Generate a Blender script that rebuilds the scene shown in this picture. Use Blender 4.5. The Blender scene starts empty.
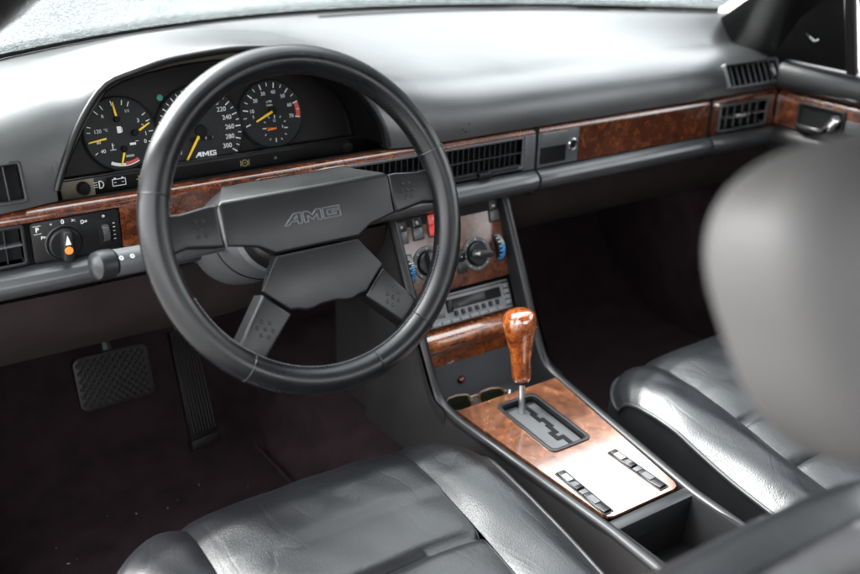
import bpy, bmesh, math, random
import numpy as np
from mathutils import Vector, Matrix
random.seed(7); np.random.seed(7)
R = math.radians
scene = bpy.context.scene

# ------------------------------------------------------------------ camera
cam_d = bpy.data.cameras.new('camera'); cam = bpy.data.objects.new('camera', cam_d)
scene.collection.objects.link(cam); scene.camera = cam
CAM = Vector((-0.8292, -1.1501, 0.4597))
yaw, pitch, roll = R(34.694), R(23.819), R(1.388)
fw = Vector((math.sin(yaw)*math.cos(pitch), math.cos(yaw)*math.cos(pitch), -math.sin(pitch)))
r0 = Vector((math.cos(yaw), -math.sin(yaw), 0)); u0 = r0.cross(fw)
rt = r0*math.cos(roll)+u0*math.sin(roll); up = u0*math.cos(roll)-r0*math.sin(roll)
cam.matrix_world = Matrix(((rt.x, up.x, -fw.x, CAM.x), (rt.y, up.y, -fw.y, CAM.y), (rt.z, up.z, -fw.z, CAM.z), (0, 0, 0, 1)))
cam_d.sensor_width = 36; cam_d.lens = 41.576; cam_d.clip_start = 0.02; cam_d.clip_end = 3000
cam_d.dof.use_dof = True; cam_d.dof.focus_distance = 1.27; cam_d.dof.aperture_fstop = 3.0

# ------------------------------------------------------------------ light
SUN_EL, SUN_AZ = R(52), R(-35)          # azimuth measured from +y towards +x
world = bpy.data.worlds.new('World'); scene.world = world; world.use_nodes = True
wn = world.node_tree.nodes; wl = world.node_tree.links
bg = wn['Background']
sky = wn.new('ShaderNodeTexSky'); sky.sky_type = 'NISHITA'; sky.sun_disc = False
sky.sun_elevation = SUN_EL; sky.sun_rotation = SUN_AZ; sky.dust_density = 4.0; sky.air_density = 1.0; sky.ozone_density = 1.0
hs = wn.new('ShaderNodeHueSaturation'); hs.inputs['Saturation'].default_value = 0.12
wl.new(sky.outputs[0], hs.inputs['Color']); wl.new(hs.outputs[0], bg.inputs['Color'])
bg.inputs['Strength'].default_value = 0.15
sun_d = bpy.data.lights.new('sun', 'SUN'); sun_d.energy = 1.0; sun_d.angle = R(40); sun_d.color = (1, .97, .93)
sun = bpy.data.objects.new('sun', sun_d); scene.collection.objects.link(sun)
sd = Vector((math.sin(SUN_AZ)*math.cos(SUN_EL), math.cos(SUN_AZ)*math.cos(SUN_EL), math.sin(SUN_EL)))
sun.rotation_euler = sd.to_track_quat('Z', 'Y').to_euler()
scene.view_settings.view_transform = 'Standard'; scene.view_settings.look = 'None'
scene.view_settings.exposure = 3.8; scene.view_settings.gamma = 1.0
scene.view_settings.use_curve_mapping = False
scene.render.engine = 'CYCLES'
scene.cycles.use_denoising = True
scene.cycles.max_bounces = 8; scene.cycles.diffuse_bounces = 4; scene.cycles.glossy_bounces = 4
scene.cycles.transparent_max_bounces = 16; scene.cycles.sample_clamp_indirect = 6
scene.cycles.caustics_reflective = False; scene.cycles.caustics_refractive = False

# ------------------------------------------------------------------ materials
def new_mat(name):
    m = bpy.data.materials.new(name); m.use_nodes = True
    return m, m.node_tree.nodes, m.node_tree.links, m.node_tree.nodes['Principled BSDF']

def mat(name, col, rough=.5, metal=0., spec=.5, coat=0., coat_rough=.05, var=.15, vscale=30., rvar=.08,
        bump=0., bscale=300., bdist=.001, btype='noise', wrinkle=0., wscale=14., col2=None, crease=0.):
    m, N, L, P = new_mat(name)
    tc = N.new('ShaderNodeTexCoord')
    n1 = N.new('ShaderNodeTexNoise'); n1.inputs['Scale'].default_value = vscale; n1.inputs['Detail'].default_value = 6
    L.new(tc.outputs['Object'], n1.inputs['Vector'])
    mx = N.new('ShaderNodeMix'); mx.data_type = 'RGBA'
    c2 = col2 or tuple(min(1, c*(1+2*var)+.002*var) for c in col)
    c1 = tuple(c*(1-var) for c in col) if not col2 else col
    mx.inputs[6].default_value = (*c1, 1); mx.inputs[7].default_value = (*c2, 1)
    L.new(n1.outputs['Fac'], mx.inputs[0]); L.new(mx.outputs[2], P.inputs['Base Color'])
    mr = N.new('ShaderNodeMapRange'); mr.inputs[1].default_value = .3; mr.inputs[2].default_value = .7
    mr.inputs[3].default_value = max(.02, rough-rvar); mr.inputs[4].default_value = min(1, rough+rvar)
    n2 = N.new('ShaderNodeTexNoise'); n2.inputs['Scale'].default_value = vscale*.6; n2.inputs['Detail'].default_value = 8
    L.new(tc.outputs['Object'], n2.inputs['Vector']); L.new(n2.outputs['Fac'], mr.inputs[0]); L.new(mr.outputs[0], P.inputs['Roughness'])
    P.inputs['Metallic'].default_value = metal; P.inputs['Specular IOR Level'].default_value = spec
    P.inputs['Coat Weight'].default_value = coat; P.inputs['Coat Roughness'].default_value = coat_rough
    last = None
    if wrinkle:
        w = N.new('ShaderNodeTexNoise'); w.inputs['Scale'].default_value = wscale; w.inputs['Detail'].default_value = 5; w.inputs['Distortion'].default_value = 1.2
        L.new(tc.outputs['Object'], w.inputs['Vector'])
        b = N.new('ShaderNodeBump'); b.inputs['Strength'].default_value = wrinkle; b.inputs['Distance'].default_value = .01
        L.new(w.outputs['Fac'], b.inputs['Height']); last = b
    if crease:
        cn = N.new('ShaderNodeTexNoise'); cn.inputs['Scale'].default_value = crease; cn.inputs['Detail'].default_value = 3; cn.inputs['Distortion'].default_value = .8
        mp = N.new('ShaderNodeMapping'); mp.inputs['Scale'].default_value = (1, .45, 1); L.new(tc.outputs['Object'], mp.inputs['Vector']); L.new(mp.outputs[0], cn.inputs['Vector'])
        sb = N.new('ShaderNodeMath'); sb.operation = 'SUBTRACT'; sb.inputs[1].default_value = .5; L.new(cn.outputs['Fac'], sb.inputs[0])
        ab = N.new('ShaderNodeMath'); ab.operation = 'ABSOLUTE'; L.new(sb.outputs[0], ab.inputs[0])
        rg = N.new('ShaderNodeMapRange'); rg.inputs[1].default_value = 0; rg.inputs[2].default_value = .035; rg.interpolation_type = 'SMOOTHSTEP'; L.new(ab.outputs[0], rg.inputs[0])
        b = N.new('ShaderNodeBump'); b.inputs['Strength'].default_value = .16; b.inputs['Distance'].default_value = .0010
        L.new(rg.outputs[0], b.inputs['Height'])
        if last: L.new(last.outputs[0], b.inputs['Normal'])
        last = b
    if bump:
        if btype == 'voronoi':
            t = N.new('ShaderNodeTexVoronoi'); t.feature = 'DISTANCE_TO_EDGE'; out = t.outputs['Distance']
        else:
            t = N.new('ShaderNodeTexNoise'); t.inputs['Detail'].default_value = 4; out = t.outputs['Fac']
        t.inputs['Scale'].default_value = bscale
        L.new(tc.outputs['Object'], t.inputs['Vector'])
        b = N.new('ShaderNodeBump'); b.inputs['Strength'].default_value = bump; b.inputs['Distance'].default_value = bdist
        L.new(out, b.inputs['Height'])
        if last: L.new(last.outputs[0], b.inputs['Normal'])
        last = b
    if last: L.new(last.outputs[0], P.inputs['Normal'])
    return m

def wood(name, dark, mid, light, scale=22., coat=1., rough=.25, crough=.04, cell=.8, cior=1.6, brough=.68):
    m, N, L, P = new_mat(name)
    tc = N.new('ShaderNodeTexCoord')
    big = N.new('ShaderNodeTexNoise'); big.inputs['Scale'].default_value = scale; big.inputs['Detail'].default_value = 9
    big.inputs['Roughness'].default_value = brough; big.inputs['Distortion'].default_value = 1.8
    L.new(tc.outputs['Object'], big.inputs['Vector'])
    cr = N.new('ShaderNodeValToRGB'); e = cr.color_ramp.elements
    e[0].position = .30; e[0].color = (*dark, 1); e[1].position = .72; e[1].color = (*light, 1)
    k = e.new(.5); k.color = (*mid, 1)
    L.new(big.outputs['Fac'], cr.inputs[0])
    fine = N.new('ShaderNodeTexNoise'); fine.inputs['Scale'].default_value = scale*9; fine.inputs['Detail'].default_value = 6; fine.inputs['Distortion'].default_value = .6
    L.new(tc.outputs['Object'], fine.inputs['Vector'])
    f2 = N.new('ShaderNodeMapRange'); f2.inputs[1].default_value = .35; f2.inputs[2].default_value = .65; f2.inputs[3].default_value = .5; f2.inputs[4].default_value = 1.15
    L.new(fine.outputs['Fac'], f2.inputs[0])
    mu = N.new('ShaderNodeMix'); mu.data_type = 'RGBA'; mu.blend_type = 'MULTIPLY'; mu.inputs[0].default_value = 1
    L.new(cr.outputs[0], mu.inputs[6]); L.new(f2.outputs[0], mu.inputs[7])
    v = N.new('ShaderNodeTexVoronoi'); v.inputs['Scale'].default_value = scale*3.2
    L.new(tc.outputs['Object'], v.inputs['Vector'])
    vm = N.new('ShaderNodeMapRange'); vm.inputs[1].default_value = .0; vm.inputs[2].default_value = .18; vm.inputs[3].default_value = .45; vm.inputs[4].default_value = 1
    L.new(v.outputs['Distance'], vm.inputs[0])
    m2 = N.new('ShaderNodeMix'); m2.data_type = 'RGBA'; m2.blend_type = 'MULTIPLY'; m2.inputs[0].default_value = cell
    L.new(mu.outputs[2], m2.inputs[6]); L.new(vm.outputs[0], m2.inputs[7])
    L.new(m2.outputs[2], P.inputs['Base Color'])
    P.inputs['Roughness'].default_value = rough
    P.inputs['Coat Weight'].default_value = coat; P.inputs['Coat Roughness'].default_value = crough; P.inputs['Coat IOR'].default_value = cior
    wv = N.new('ShaderNodeTexNoise'); wv.inputs['Scale'].default_value = 9; wv.inputs['Detail'].default_value = 2
    L.new(tc.outputs['Object'], wv.inputs['Vector'])
    b = N.new('ShaderNodeBump'); b.inputs['Strength'].default_value = .12; b.inputs['Distance'].default_value = .004
    L.new(wv.outputs['Fac'], b.inputs['Height']); L.new(b.outputs[0], P.inputs['Coat Normal'])
    return m

MT = {}
MT['vinyl'] = mat('dash_vinyl', (.0135, .0144, .0154), .37, spec=1.0, bump=.5, bscale=520, bdist=.00024, btype='voronoi', var=.35, vscale=7, rvar=.09)
MT['vinyl_lower'] = mat('lower_vinyl', (.026, .0272, .0288), .32, spec=.8, bump=.2, bscale=900, bdist=.00008, btype='voronoi', rvar=.05)
MT['plastic'] = mat('black_plastic', (.0038, .0038, .0042), .36, spec=.28, bump=.1, bscale=700, bdist=.00008)
MT['matte_black'] = mat('matte_black', (.003, .003, .0034), .75, spec=.2)
MT['grey_plastic'] = mat('grey_plastic', (.060, .0625, .066), .36, spec=.45, bump=.12, bscale=800, bdist=.00008)
MT['mid_plastic'] = mat('charcoal_plastic', (.0095, .0100, .0108), .34, spec=.35, bump=.12, bscale=800, bdist=.00008)
MT['plastic_rail'] = mat('rail_plastic', (.007, .0072, .0078), .38, spec=.3)
MT['console_vinyl'] = mat('console_vinyl', (.013, .0120, .0120), .48, spec=.3, bump=.2, bscale=900, bdist=.00008, btype='voronoi')
MT['leather'] = mat('black_leather', (.0034, .0038, .0047), .36, spec=.46, bump=.6, bscale=300, bdist=.00045, btype='voronoi', wrinkle=.03, wscale=22, crease=11, var=.3, vscale=18, rvar=.07)
MT['dark_leather'] = mat('black_side_vinyl', (.0035, .0036, .004), .5, spec=.2, bump=.3, bscale=330, bdist=.0002, btype='voronoi')
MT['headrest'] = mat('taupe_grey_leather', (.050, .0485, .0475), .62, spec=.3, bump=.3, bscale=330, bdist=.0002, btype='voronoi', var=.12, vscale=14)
MT['rim_leather'] = mat('rim_leather', (.0026, .0028, .0033), .30, spec=.36, bump=.35, bscale=520, bdist=.00016, btype='voronoi', var=.4, vscale=25, rvar=.09)
MT['hub'] = mat('hub_pad_vinyl', (.0044, .0046, .0050), .35, spec=.30, bump=.3, bscale=900, bdist=.00014, btype='voronoi', var=.12, rvar=.04)
MT['piping'] = mat('seat_piping', (.008, .0084, .0092), .45, spec=.3)
MT['carpet'] = mat('dark_carpet', (.0090, .0053, .0061), .95, spec=.1, bump=.9, bscale=420, bdist=.002, var=.75, vscale=26)
MT['kneepad'] = mat('knee_panel', (.0080, .0049, .0048), .85, spec=.15, bump=.5, bscale=350, bdist=.0006, var=.6, vscale=16)
MT['rubber'] = mat('pedal_rubber', (.0020, .0013, .0011), .5, spec=.15, bump=.3, bscale=200, bdist=.0005)
MT['seal'] = mat('rubber_seal', (.008, .008, .008), .6)
MT['wood'] = wood('burl_walnut', (.014, .0032, .0014), (.078, .018, .0062), (.21, .062, .018), 36, cell=.7)
MT['wood_console'] = wood('burl_walnut_console', (.052, .016, .0075), (.130, .047, .021), (.215, .088, .041), 13, crough=.10, cell=.2, cior=2.0, brough=.58)
MT['wood_panel'] = wood('burl_walnut_panel', (.032, .010, .0048), (.085, .028, .0135), (.15, .056, .028), 13, coat=.25, crough=.13, cell=.2, cior=1.5, brough=.56)
MT['wood_knob'] = wood('burl_walnut_knob', (.055, .009, .002), (.23, .052, .009), (.44, .14, .024), 30, crough=.03, cell=.5, cior=1.8)
MT['wood_flap'] = wood('burl_walnut_flap', (.05, .010, .003), (.19, .046, .010), (.36, .115, .025), 28, crough=.05, cell=.4, cior=1.9)
MT['chrome'] = mat('chrome', (.75, .75, .76), .14, metal=1, var=.03, rvar=.05)
MT['steel'] = mat('brushed_steel', (.55, .55, .56), .28, metal=1, var=.08)
MT['silver_plastic'] = mat('silver_radio_plastic', (.16, .164, .168), .38, spec=.45, var=.06)
MT['gate'] = mat('gate_grey', (.07, .072, .075), .55, spec=.25)
MT['white_print'] = mat('white_print', (.72, .73, .72), .6, var=.03)
MT['grey_print'] = mat('grey_print', (.30, .31, .30), .6, var=.05)
MT['yellow'] = mat('needle_yellow', (.85, .55, .02), .5, var=.03)
MT['orange'] = mat('orange_marker', (.85, .22, .03), .45, var=.03)
MT['red'] = mat('red_plastic', (.62, .03, .02), .35, var=.05)
MT['red_print'] = mat('red_print', (.55, .07, .05), .5, var=.04)
MT['blue'] = mat('blue_print', (.05, .22, .5), .35, var=.05)
MT['green_lamp'] = mat('green_lamp', (.02, .20, .15), .4)
MT['ruby'] = mat('ruby_lens', (.12, .006, .012), .12, coat=1)
MT['dial'] = mat('dial_face', (.0105, .0115, .0120), .6, spec=.25, var=.08, vscale=50)
MT['cluster_face'] = mat('cluster_face', (.0040, .0027, .0030), .5, spec=.2, var=.3, vscale=20)
MT['dusty'] = mat('dusty_khaki_plastic', (.03, .027, .018), .7, col2=(.30, .26, .18), vscale=26, var=.3)
MT['amber_icon'] = mat('amber_icon_print', (.32, .28, .12), .5)
MT['headliner'] = mat('headliner_cloth', (.05, .05, .05), .95, spec=.1, bump=.3, bscale=400)
MT['paint'] = mat('dew_covered_car_paint', (.020, .023, .024), .7, spec=.12, var=.3, vscale=40)
MT['ground'] = mat('pale_concrete', (.16, .16, .155), .9, var=.2, vscale=2, bump=.3, bscale=40)
MT['tortoise'] = mat('tortoise_frame', (.03, .011, .003), .25, coat=.6, col2=(.17, .062, .012), vscale=90)
MT['lens'] = mat('dark_green_lens', (.004, .006, .003), .1, spec=.3)
MT['dust'] = mat('pale_crumbs', (.20, .18, .15), .8)

def glass_mat(name, wet=False):
    m = bpy.data.materials.new(name); m.use_nodes = True
    N = m.node_tree.nodes; L = m.node_tree.links; N.remove(N['Principled BSDF']); out = N['Material Output']
    tr = N.new('ShaderNodeBsdfTransparent'); tr.inputs[0].default_value = (.90, .93, .92, 1) if not wet else (.90, .94, .935, 1)
    gl = N.new('ShaderNodeBsdfGlossy'); gl.inputs['Roughness'].default_value = .02
    fr = N.new('ShaderNodeFresnel'); fr.inputs['IOR'].default_value = 1.45
    mx = N.new('ShaderNodeMixShader'); L.new(fr.outputs[0], mx.inputs[0]); L.new(tr.outputs[0], mx.inputs[1]); L.new(gl.outputs[0], mx.inputs[2])
    fin = mx
    if wet:
        tc = N.new('ShaderNodeTexCoord')
        no = N.new('ShaderNodeTexNoise'); no.inputs['Scale'].default_value = 300; no.inputs['Detail'].default_value = 5; no.inputs['Roughness'].default_value = .75
        L.new(tc.outputs['Object'], no.inputs['Vector'])
        mr = N.new('ShaderNodeMapRange'); mr.inputs[1].default_value = .47; mr.inputs[2].default_value = .64; mr.inputs[3].default_value = .02; mr.inputs[4].default_value = .17
        L.new(no.outputs['Fac'], mr.inputs[0])
        tl = N.new('ShaderNodeBsdfTranslucent'); tl.inputs[0].default_value = (.46, .53, .535, 1)
        m2 = N.new('ShaderNodeMixShader'); L.new(mr.outputs[0], m2.inputs[0]); L.new(mx.outputs[0], m2.inputs[1]); L.new(tl.outputs[0], m2.inputs[2])
        fin = m2
    L.new(fin.outputs[0], out.inputs['Surface'])
    return m
MT['glass'] = glass_mat('window_glass')
MT['wet_glass'] = glass_mat('rain_speckled_glass', True)

# ------------------------------------------------------------------ object helpers
COL = scene.collection
WM = {}
def link(o, parent, M):
    COL.objects.link(o)
    M = M or Matrix.Identity(4)
    if parent is not None:
        o.parent = parent; o.matrix_parent_inverse = WM[parent].inverted()
    o.matrix_basis = M; WM[o] = M.copy()
    return o
def thing(name, label, cat, loc=(0, 0, 0), group=None):
    o = bpy.data.objects.new(name, None); o.empty_display_size = .05
    link(o, None, Matrix.Translation(loc)); o['label'] = label; o['category'] = cat
    if group: o['group'] = group
    return o
def mesh_of(bm, m, ang=35):
    me = bpy.data.meshes.new('m')
    bmesh.ops.recalc_face_normals(bm, faces=bm.faces[:])
    bm.to_mesh(me); bm.free()
    if m is not None: me.materials.append(MT[m] if isinstance(m, str) else m)
    me.shade_smooth(); me.set_sharp_from_angle(angle=R(ang))
    return me
def part(name, B, m, parent, M=None, ang=35, label=None):
    me = B if isinstance(B, bpy.types.Mesh) else mesh_of(B.bm, m, ang)
    o = bpy.data.objects.new(name, me); me.name = name if me.users <= 1 else me.name
    link(o, parent, M)
    if label: o['label'] = label
    return o
def single(name, B, m, label, cat, M=None, group=None, ang=35):
    o = part(name, B, m, None, M, ang); o['label'] = label; o['category'] = cat
    if group: o['group'] = group
    return o
def struct(name, B, m, M=None, ang=35):
    o = part(name, B, m, None, M, ang); o['kind'] = 'structure'; return o

def frame(o, x, y):          # local X, local Y, Z = X x Y
    x = Vector(x).normalized(); y = Vector(y); y = (y-x*y.dot(x)).normalized(); z = x.cross(y); o = Vector(o)
    return Matrix(((x.x, y.x, z.x, o.x), (x.y, y.y, z.y, o.y), (x.z, y.z, z.z, o.z), (0, 0, 0, 1)))
T = Matrix.Translation
def RZ(a): return Matrix.Rotation(a, 4, 'Z')
def RX(a): return Matrix.Rotation(a, 4, 'X')
def RY(a): return Matrix.Rotation(a, 4, 'Y')
DASH = frame((0, 0, 0), (1, 0, 0), (0, 0, 1))     # X right, Y up, Z towards the driver (-y)

class MB:
    def __init__(s): s.bm = bmesh.new()
    def _merge(s, b, M=None):
        if M is not None: bmesh.ops.transform(b, matrix=M, verts=b.verts[:])
        me = bpy.data.meshes.new('t'); b.to_mesh(me); b.free(); s.bm.from_mesh(me); bpy.data.meshes.remove(me); return s
    def mesh(s, me, M=None):
        b = bmesh.new(); b.from_mesh(me); return s._merge(b, M)
    def box(s, x0, x1, y0, y1, z0, z1, bev=0, seg=2, M=None):
        b = bmesh.new(); bmesh.ops.create_cube(b, size=1)
        for v in b.verts: v.co = Vector(((x0+x1)/2+v.co.x*(x1-x0), (y0+y1)/2+v.co.y*(y1-y0), (z0+z1)/2+v.co.z*(z1-z0)))
        if bev: bmesh.ops.bevel(b, geom=b.edges[:], offset=bev, segments=seg, profile=.5, affect='EDGES', clamp_overlap=True)
        return s._merge(b, M)
    def prism(s, poly, z0, z1, bev=0, seg=2, M=None, back=None, all_edges=False):
        b = bmesh.new(); n = len(poly)
        bk = back or poly
        lo = [b.verts.new((p[0], p[1], z0)) for p in bk]; hi = [b.verts.new((p[0], p[1], z1)) for p in poly]
        b.faces.new(hi); b.faces.new(lo[::-1])
        for i in range(n): b.faces.new((lo[i], lo[(i+1) % n], hi[(i+1) % n], hi[i]))
        bmesh.ops.recalc_face_normals(b, faces=b.faces[:])
        if bev:
            hs_ = set(hi)
            ed = [e for e in b.edges if all_edges or (e.verts[0] in hs_ and e.verts[1] in hs_)]
            bmesh.ops.bevel(b, geom=ed, offset=bev, segments=seg, profile=.5, affect='EDGES', clamp_overlap=True)
        return s._merge(b, M)
    def lathe(s, prof, seg=32, M=None, a0=0, a1=2*math.pi, sx=1., sy=1.):
        b = bmesh.new(); full = abs(a1-a0-2*math.pi) < 1e-6
        rings = []
        for r, z in prof:
            if r < 1e-6: rings.append([b.verts.new((0, 0, z))]); continue
            rings.append([b.verts.new((r*math.cos(a0+(a1-a0)*i/seg)*sx, r*math.sin(a0+(a1-a0)*i/seg)*sy, z)) for i in range(seg if full else seg+1)])
        for A, B_ in zip(rings, rings[1:]):
            m = max(len(A), len(B_))
            for i in range(m if full else m-1):
                j = (i+1) % m
                q = [A[i % len(A)], A[j % len(A)], B_[j % len(B_)], B_[i % len(B_)]]
                q = list(dict.fromkeys(q))
                if len(q) > 2: b.faces.new(q)
        return s._merge(b, M)
    def cyl(s, p0, p1, r, r1=None, seg=16, cap=True):
        p0, p1 = Vector(p0), Vector(p1); d = p1-p0; h = d.length
        M = T(p0) @ d.to_track_quat('Z', 'Y').to_matrix().to_4x4()
        r1 = r if r1 is None else r1
        pr = [(r, 0), (r1, h)]
        if cap: pr = [(0, 0)]+pr+[(0, h)]
        return s.lathe(pr, seg, M)
    def tube(s, pts, rad, seg=8, closed=False, M=None):
        b = bmesh.new(); P = [Vector(p) for p in pts]; n = len(P); rings = []
        rr = rad if isinstance(rad, (list, tuple)) else [rad]*n
        nrm = None
        for i in range(n):
            a = P[(i-1) % n] if (closed or i > 0) else P[i]; c = P[(i+1) % n] if (closed or i < n-1) else P[i]
            t = (c-a).normalized()
            if nrm is None:
                nrm = t.orthogonal().normalized()
            nrm = (nrm-t*nrm.dot(t)).normalized(); bi = t.cross(nrm)
            rings.append([b.verts.new(P[i]+(nrm*math.cos(2*math.pi*k/seg)+bi*math.sin(2*math.pi*k/seg))*rr[i]) for k in range(seg)])
        for i in range(n if closed else n-1):
            A, C = rings[i], rings[(i+1) % n]
            sh = 0
            if closed and i == n-1:
                sh = min(range(seg), key=lambda q: (A[0].co-C[q].co).length)
            for k in range(seg): b.faces.new((A[k], A[(k+1) % seg], C[(k+1+sh) % seg], C[(k+sh) % seg]))
        if not closed: b.faces.new(rings[0][::-1]); b.faces.new(rings[-1])
        return s._merge(b, M)
    def grid(s, rows, M=None, closed=False):
        b = bmesh.new(); V = [[b.verts.new(p) for p in r] for r in rows]
        for A, C in zip(V, V[1:]):
            m = len(A)
            for k in range(m if closed else m-1): b.faces.new((A[k], A[(k+1) % m], C[(k+1) % m], C[k]))
        return s._merge(b, M)
    def poly(s, pts, M=None):
        b = bmesh.new(); b.faces.new([b.verts.new(p) for p in pts]); bmesh.ops.triangulate(b, faces=b.faces[:]); return s._merge(b, M)
    def solidify(s, t):
        g = bmesh.ops.solidify(s.bm, geom=s.bm.faces[:], thickness=t); return s

def rrect(x0, x1, y0, y1, r, n=4):
    P = []
    for cx, cy, a in ((x1-r, y1-r, 0), (x0+r, y1-r, 90), (x0+r, y0+r, 180), (x1-r, y0+r, 270)):
        for i in range(n+1):
            t = R(a+90*i/n); P.append((cx+r*math.cos(t), cy+r*math.sin(t)))
    return P
def ring_prism(B, outer, inner, z0, z1, M=None, bev=0.):
    b = bmesh.new(); n = len(outer)
    o0 = [b.verts.new((*p, z0)) for p in outer]; o1 = [b.verts.new((*p, z1)) for p in outer]
    i0 = [b.verts.new((*p, z0)) for p in inner]; i1 = [b.verts.new((*p, z1)) for p in inner]
    for k in range(n):
        j = (k+1) % n
        b.faces.new((o1[k], o1[j], i1[j], i1[k])); b.faces.new((o0[k], o0[j], o1[j], o1[k])); b.faces.new((i0[j], i0[k], i1[k], i1[j])); b.faces.new((o0[j], o0[k], i0[k], i0[j]))
    bmesh.ops.recalc_face_normals(b, faces=b.faces[:])
    if bev:
        top = set(o1+i1)
        ed = [e for e in b.edges if e.verts[0] in top and e.verts[1] in top and ((e.verts[0] in o1) == (e.verts[1] in o1))]
        bmesh.ops.bevel(b, geom=ed, offset=bev, segments=2, profile=.5, affect='EDGES', clamp_overlap=True)
    return B._merge(b, M)

_tc = {}
def text_mesh(txt, size, extr=.00015, outline=0., sx=1., shear=0.):
    k = (txt, size, extr, outline, sx, shear)
    if k in _tc: return _tc[k]
    c = bpy.data.curves.new('t', 'FONT'); c.body = txt; c.size = size; c.align_x = 'CENTER'; c.align_y = 'CENTER'; c.extrude = extr; c.shear = shear
    c.resolution_u = 3
    if outline: c.fill_mode = 'NONE'; c.bevel_depth = outline; c.bevel_resolution = 0; c.extrude = 0
    o = bpy.data.objects.new('t', c); COL.objects.link(o)
    dg = bpy.context.evaluated_depsgraph_get(); dg.update()
    me = bpy.data.meshes.new_from_object(o.evaluated_get(dg))
    bpy.data.objects.remove(o)
    me.transform(Matrix.Diagonal((sx, 1, 1, 1)))
    me.materials.clear()
    _tc[k] = me
    return me
def interp(x, xs, ys): return float(np.interp(x, xs, ys))
def resample(P, n):
    P = [Vector(p) for p in P]; d = [0]
    for a, b in zip(P, P[1:]): d.append(d[-1]+(b-a).length)
    t = np.linspace(0, d[-1], n)
    return [Vector([np.interp(q, d, [p[k] for p in P]) for k in range(3)]) for q in t]
def smooth_interp(x, xs, ys, h=.02):
    return sum(interp(x+d*h, xs, ys)*w for d, w in ((-1, .15), (-.5, .2), (0, .3), (.5, .2), (1, .15)))

# ================================================================== SETTING
B = MB(); B.poly([(-60, -60, -1.05), (60, -60, -1.05), (60, 60, -1.05), (-60, 60, -1.05)])
struct('ground', B, 'ground')
FLOOR = -.50
B = MB()      # carpeted floor and toe board
ys = [-1.9, -.9, -.2, .05, .2, .32, .42, .5, .56]
zs = [FLOOR, FLOOR, FLOOR, FLOOR, FLOOR, FLOOR+.03, FLOOR+.12, FLOOR+.28, FLOOR+.5]
rows = []
for x in np.linspace(-.76, .76, 39):
    rows.append([(x, y, z+.004*math.sin(x*40+y*23)*math.sin(y*31)) for y, z in zip(np.interp(np.linspace(0, 8, 33), range(9), ys), np.interp(np.linspace(0, 8, 33), range(9), zs))])
B.grid(rows)
struct('floor_carpet', B, 'carpet')
B = MB()      # transmission tunnel under the console
rows = []
for y in np.linspace(-1.6, .5, 40):
    w = .012*math.sin(y*9)*.3
    rows.append([(-.232+w, y, FLOOR-.005), (-.205+w, y, FLOOR+.02), (-.165, y, FLOOR+.10), (-.128, y, FLOOR+.118), (-.11, y, FLOOR+.122), (.11, y, FLOOR+.122), (.128, y, FLOOR+.118), (.165, y, FLOOR+.10), (.205+w, y, FLOOR+.02), (.232+w, y, FLOOR-.005)])
B.grid(rows)
struct('tunnel_carpet', B, 'carpet')
for s in (-1, 1):
    B = MB(); B.tube([(s*(.234+.004*math.sin(y*7)), y, FLOOR+.004) for y in np.linspace(-.4, .42, 20)], .004, 6)
    struct('carpet_seam_'+('left' if s < 0 else 'right'), B, 'kneepad')
# cabin shell: roof, rails, sills, rear bulkhead
def roof_pt(u, v):      # u -1..1 across, v 0..1 front to back
    y = -.46-.10*u*u - v*1.15
    w = .53+.03*math.sin(v*math.pi)
    z = .50+.055*math.sin(min(1, v*1.15)*math.pi/2)*(1-u*u*.0)-.045*u*u
    return (u*w, y, z)
B = MB(); B.grid([[roof_pt(u, v) for u in np.linspace(-1, 1, 21)] for v in np.linspace(0, 1, 15)]); B.solidify(.02)
struct('roof_lining', B, 'headliner')
def bar(pts, w, h, m, name):
    B = MB(); rows = []
    for (p, ax, ay) in pts:
        p = Vector(p); ax = Vector(ax).normalized(); ay = Vector(ay).normalized()
        rows.append([p+ax*w*.5*math.copysign(abs(math.cos(t))**.6, math.cos(t))+ay*h*.5*math.copysign(abs(math.sin(t))**.6, math.sin(t)) for t in np.linspace(0, 2*math.pi, 17)[:-1]])
    B.grid(rows, closed=True); return struct(name, B, m)
# A pillars: trim between the windscreen edge and the door
for s, nm in ((-1, 'left'), (1, 'right')):
    G = [(.775, .26, .10), (.745, .19, .150), (.725, .13, .185), (.69, .06, .222), (.60, -.12, .31), (.565, -.28, .385), (.535, -.45, .470), (.53, -.52, .485)]
    D = [(.780, .10, .03), (.757, .015, .095), (.748, -.03, .165), (.730, -.09, .225), (.668, -.25, .34), (.62, -.38, .42), (.585, -.50, .470), (.57, -.56, .485)]
    rows = []
    for g, d in zip(resample(G, 24), resample(D, 24)):
        rows.append([(s*(g.lerp(d, t).x-.016*math.sin(t*math.pi)**.7), g.lerp(d, t).y-.006*math.sin(t*math.pi), g.lerp(d, t).z-.006*math.sin(t*math.pi)) for t in np.linspace(0, 1, 12)])
    B = MB(); B.grid(rows); B.solidify(.022 if s > 0 else -.022); struct('pillar_'+nm, B, 'plastic', ang=60)
    B = MB(); B.poly([(s*.757, .58, -.52), (s*.757, .58, .17), (s*.757, .20, .15), (s*.757, .02, .10), (s*.757, -.10 if s > 0 else .02, .10), (s*.757, -.10 if s > 0 else .02, -.52)]); struct('kick_panel_'+nm, B, 'carpet')
xs_ = np.linspace(-.77, .77, 40)
B = MB(); B.grid([[(x, .50-.60*x*x+.02, .172), (x, .52-.5*x*x, .02), (x, .56-.3*x*x, -.2), (x, .58, -.52)] for x in xs_]); struct('firewall', B, 'matte_black', ang=60)
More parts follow.
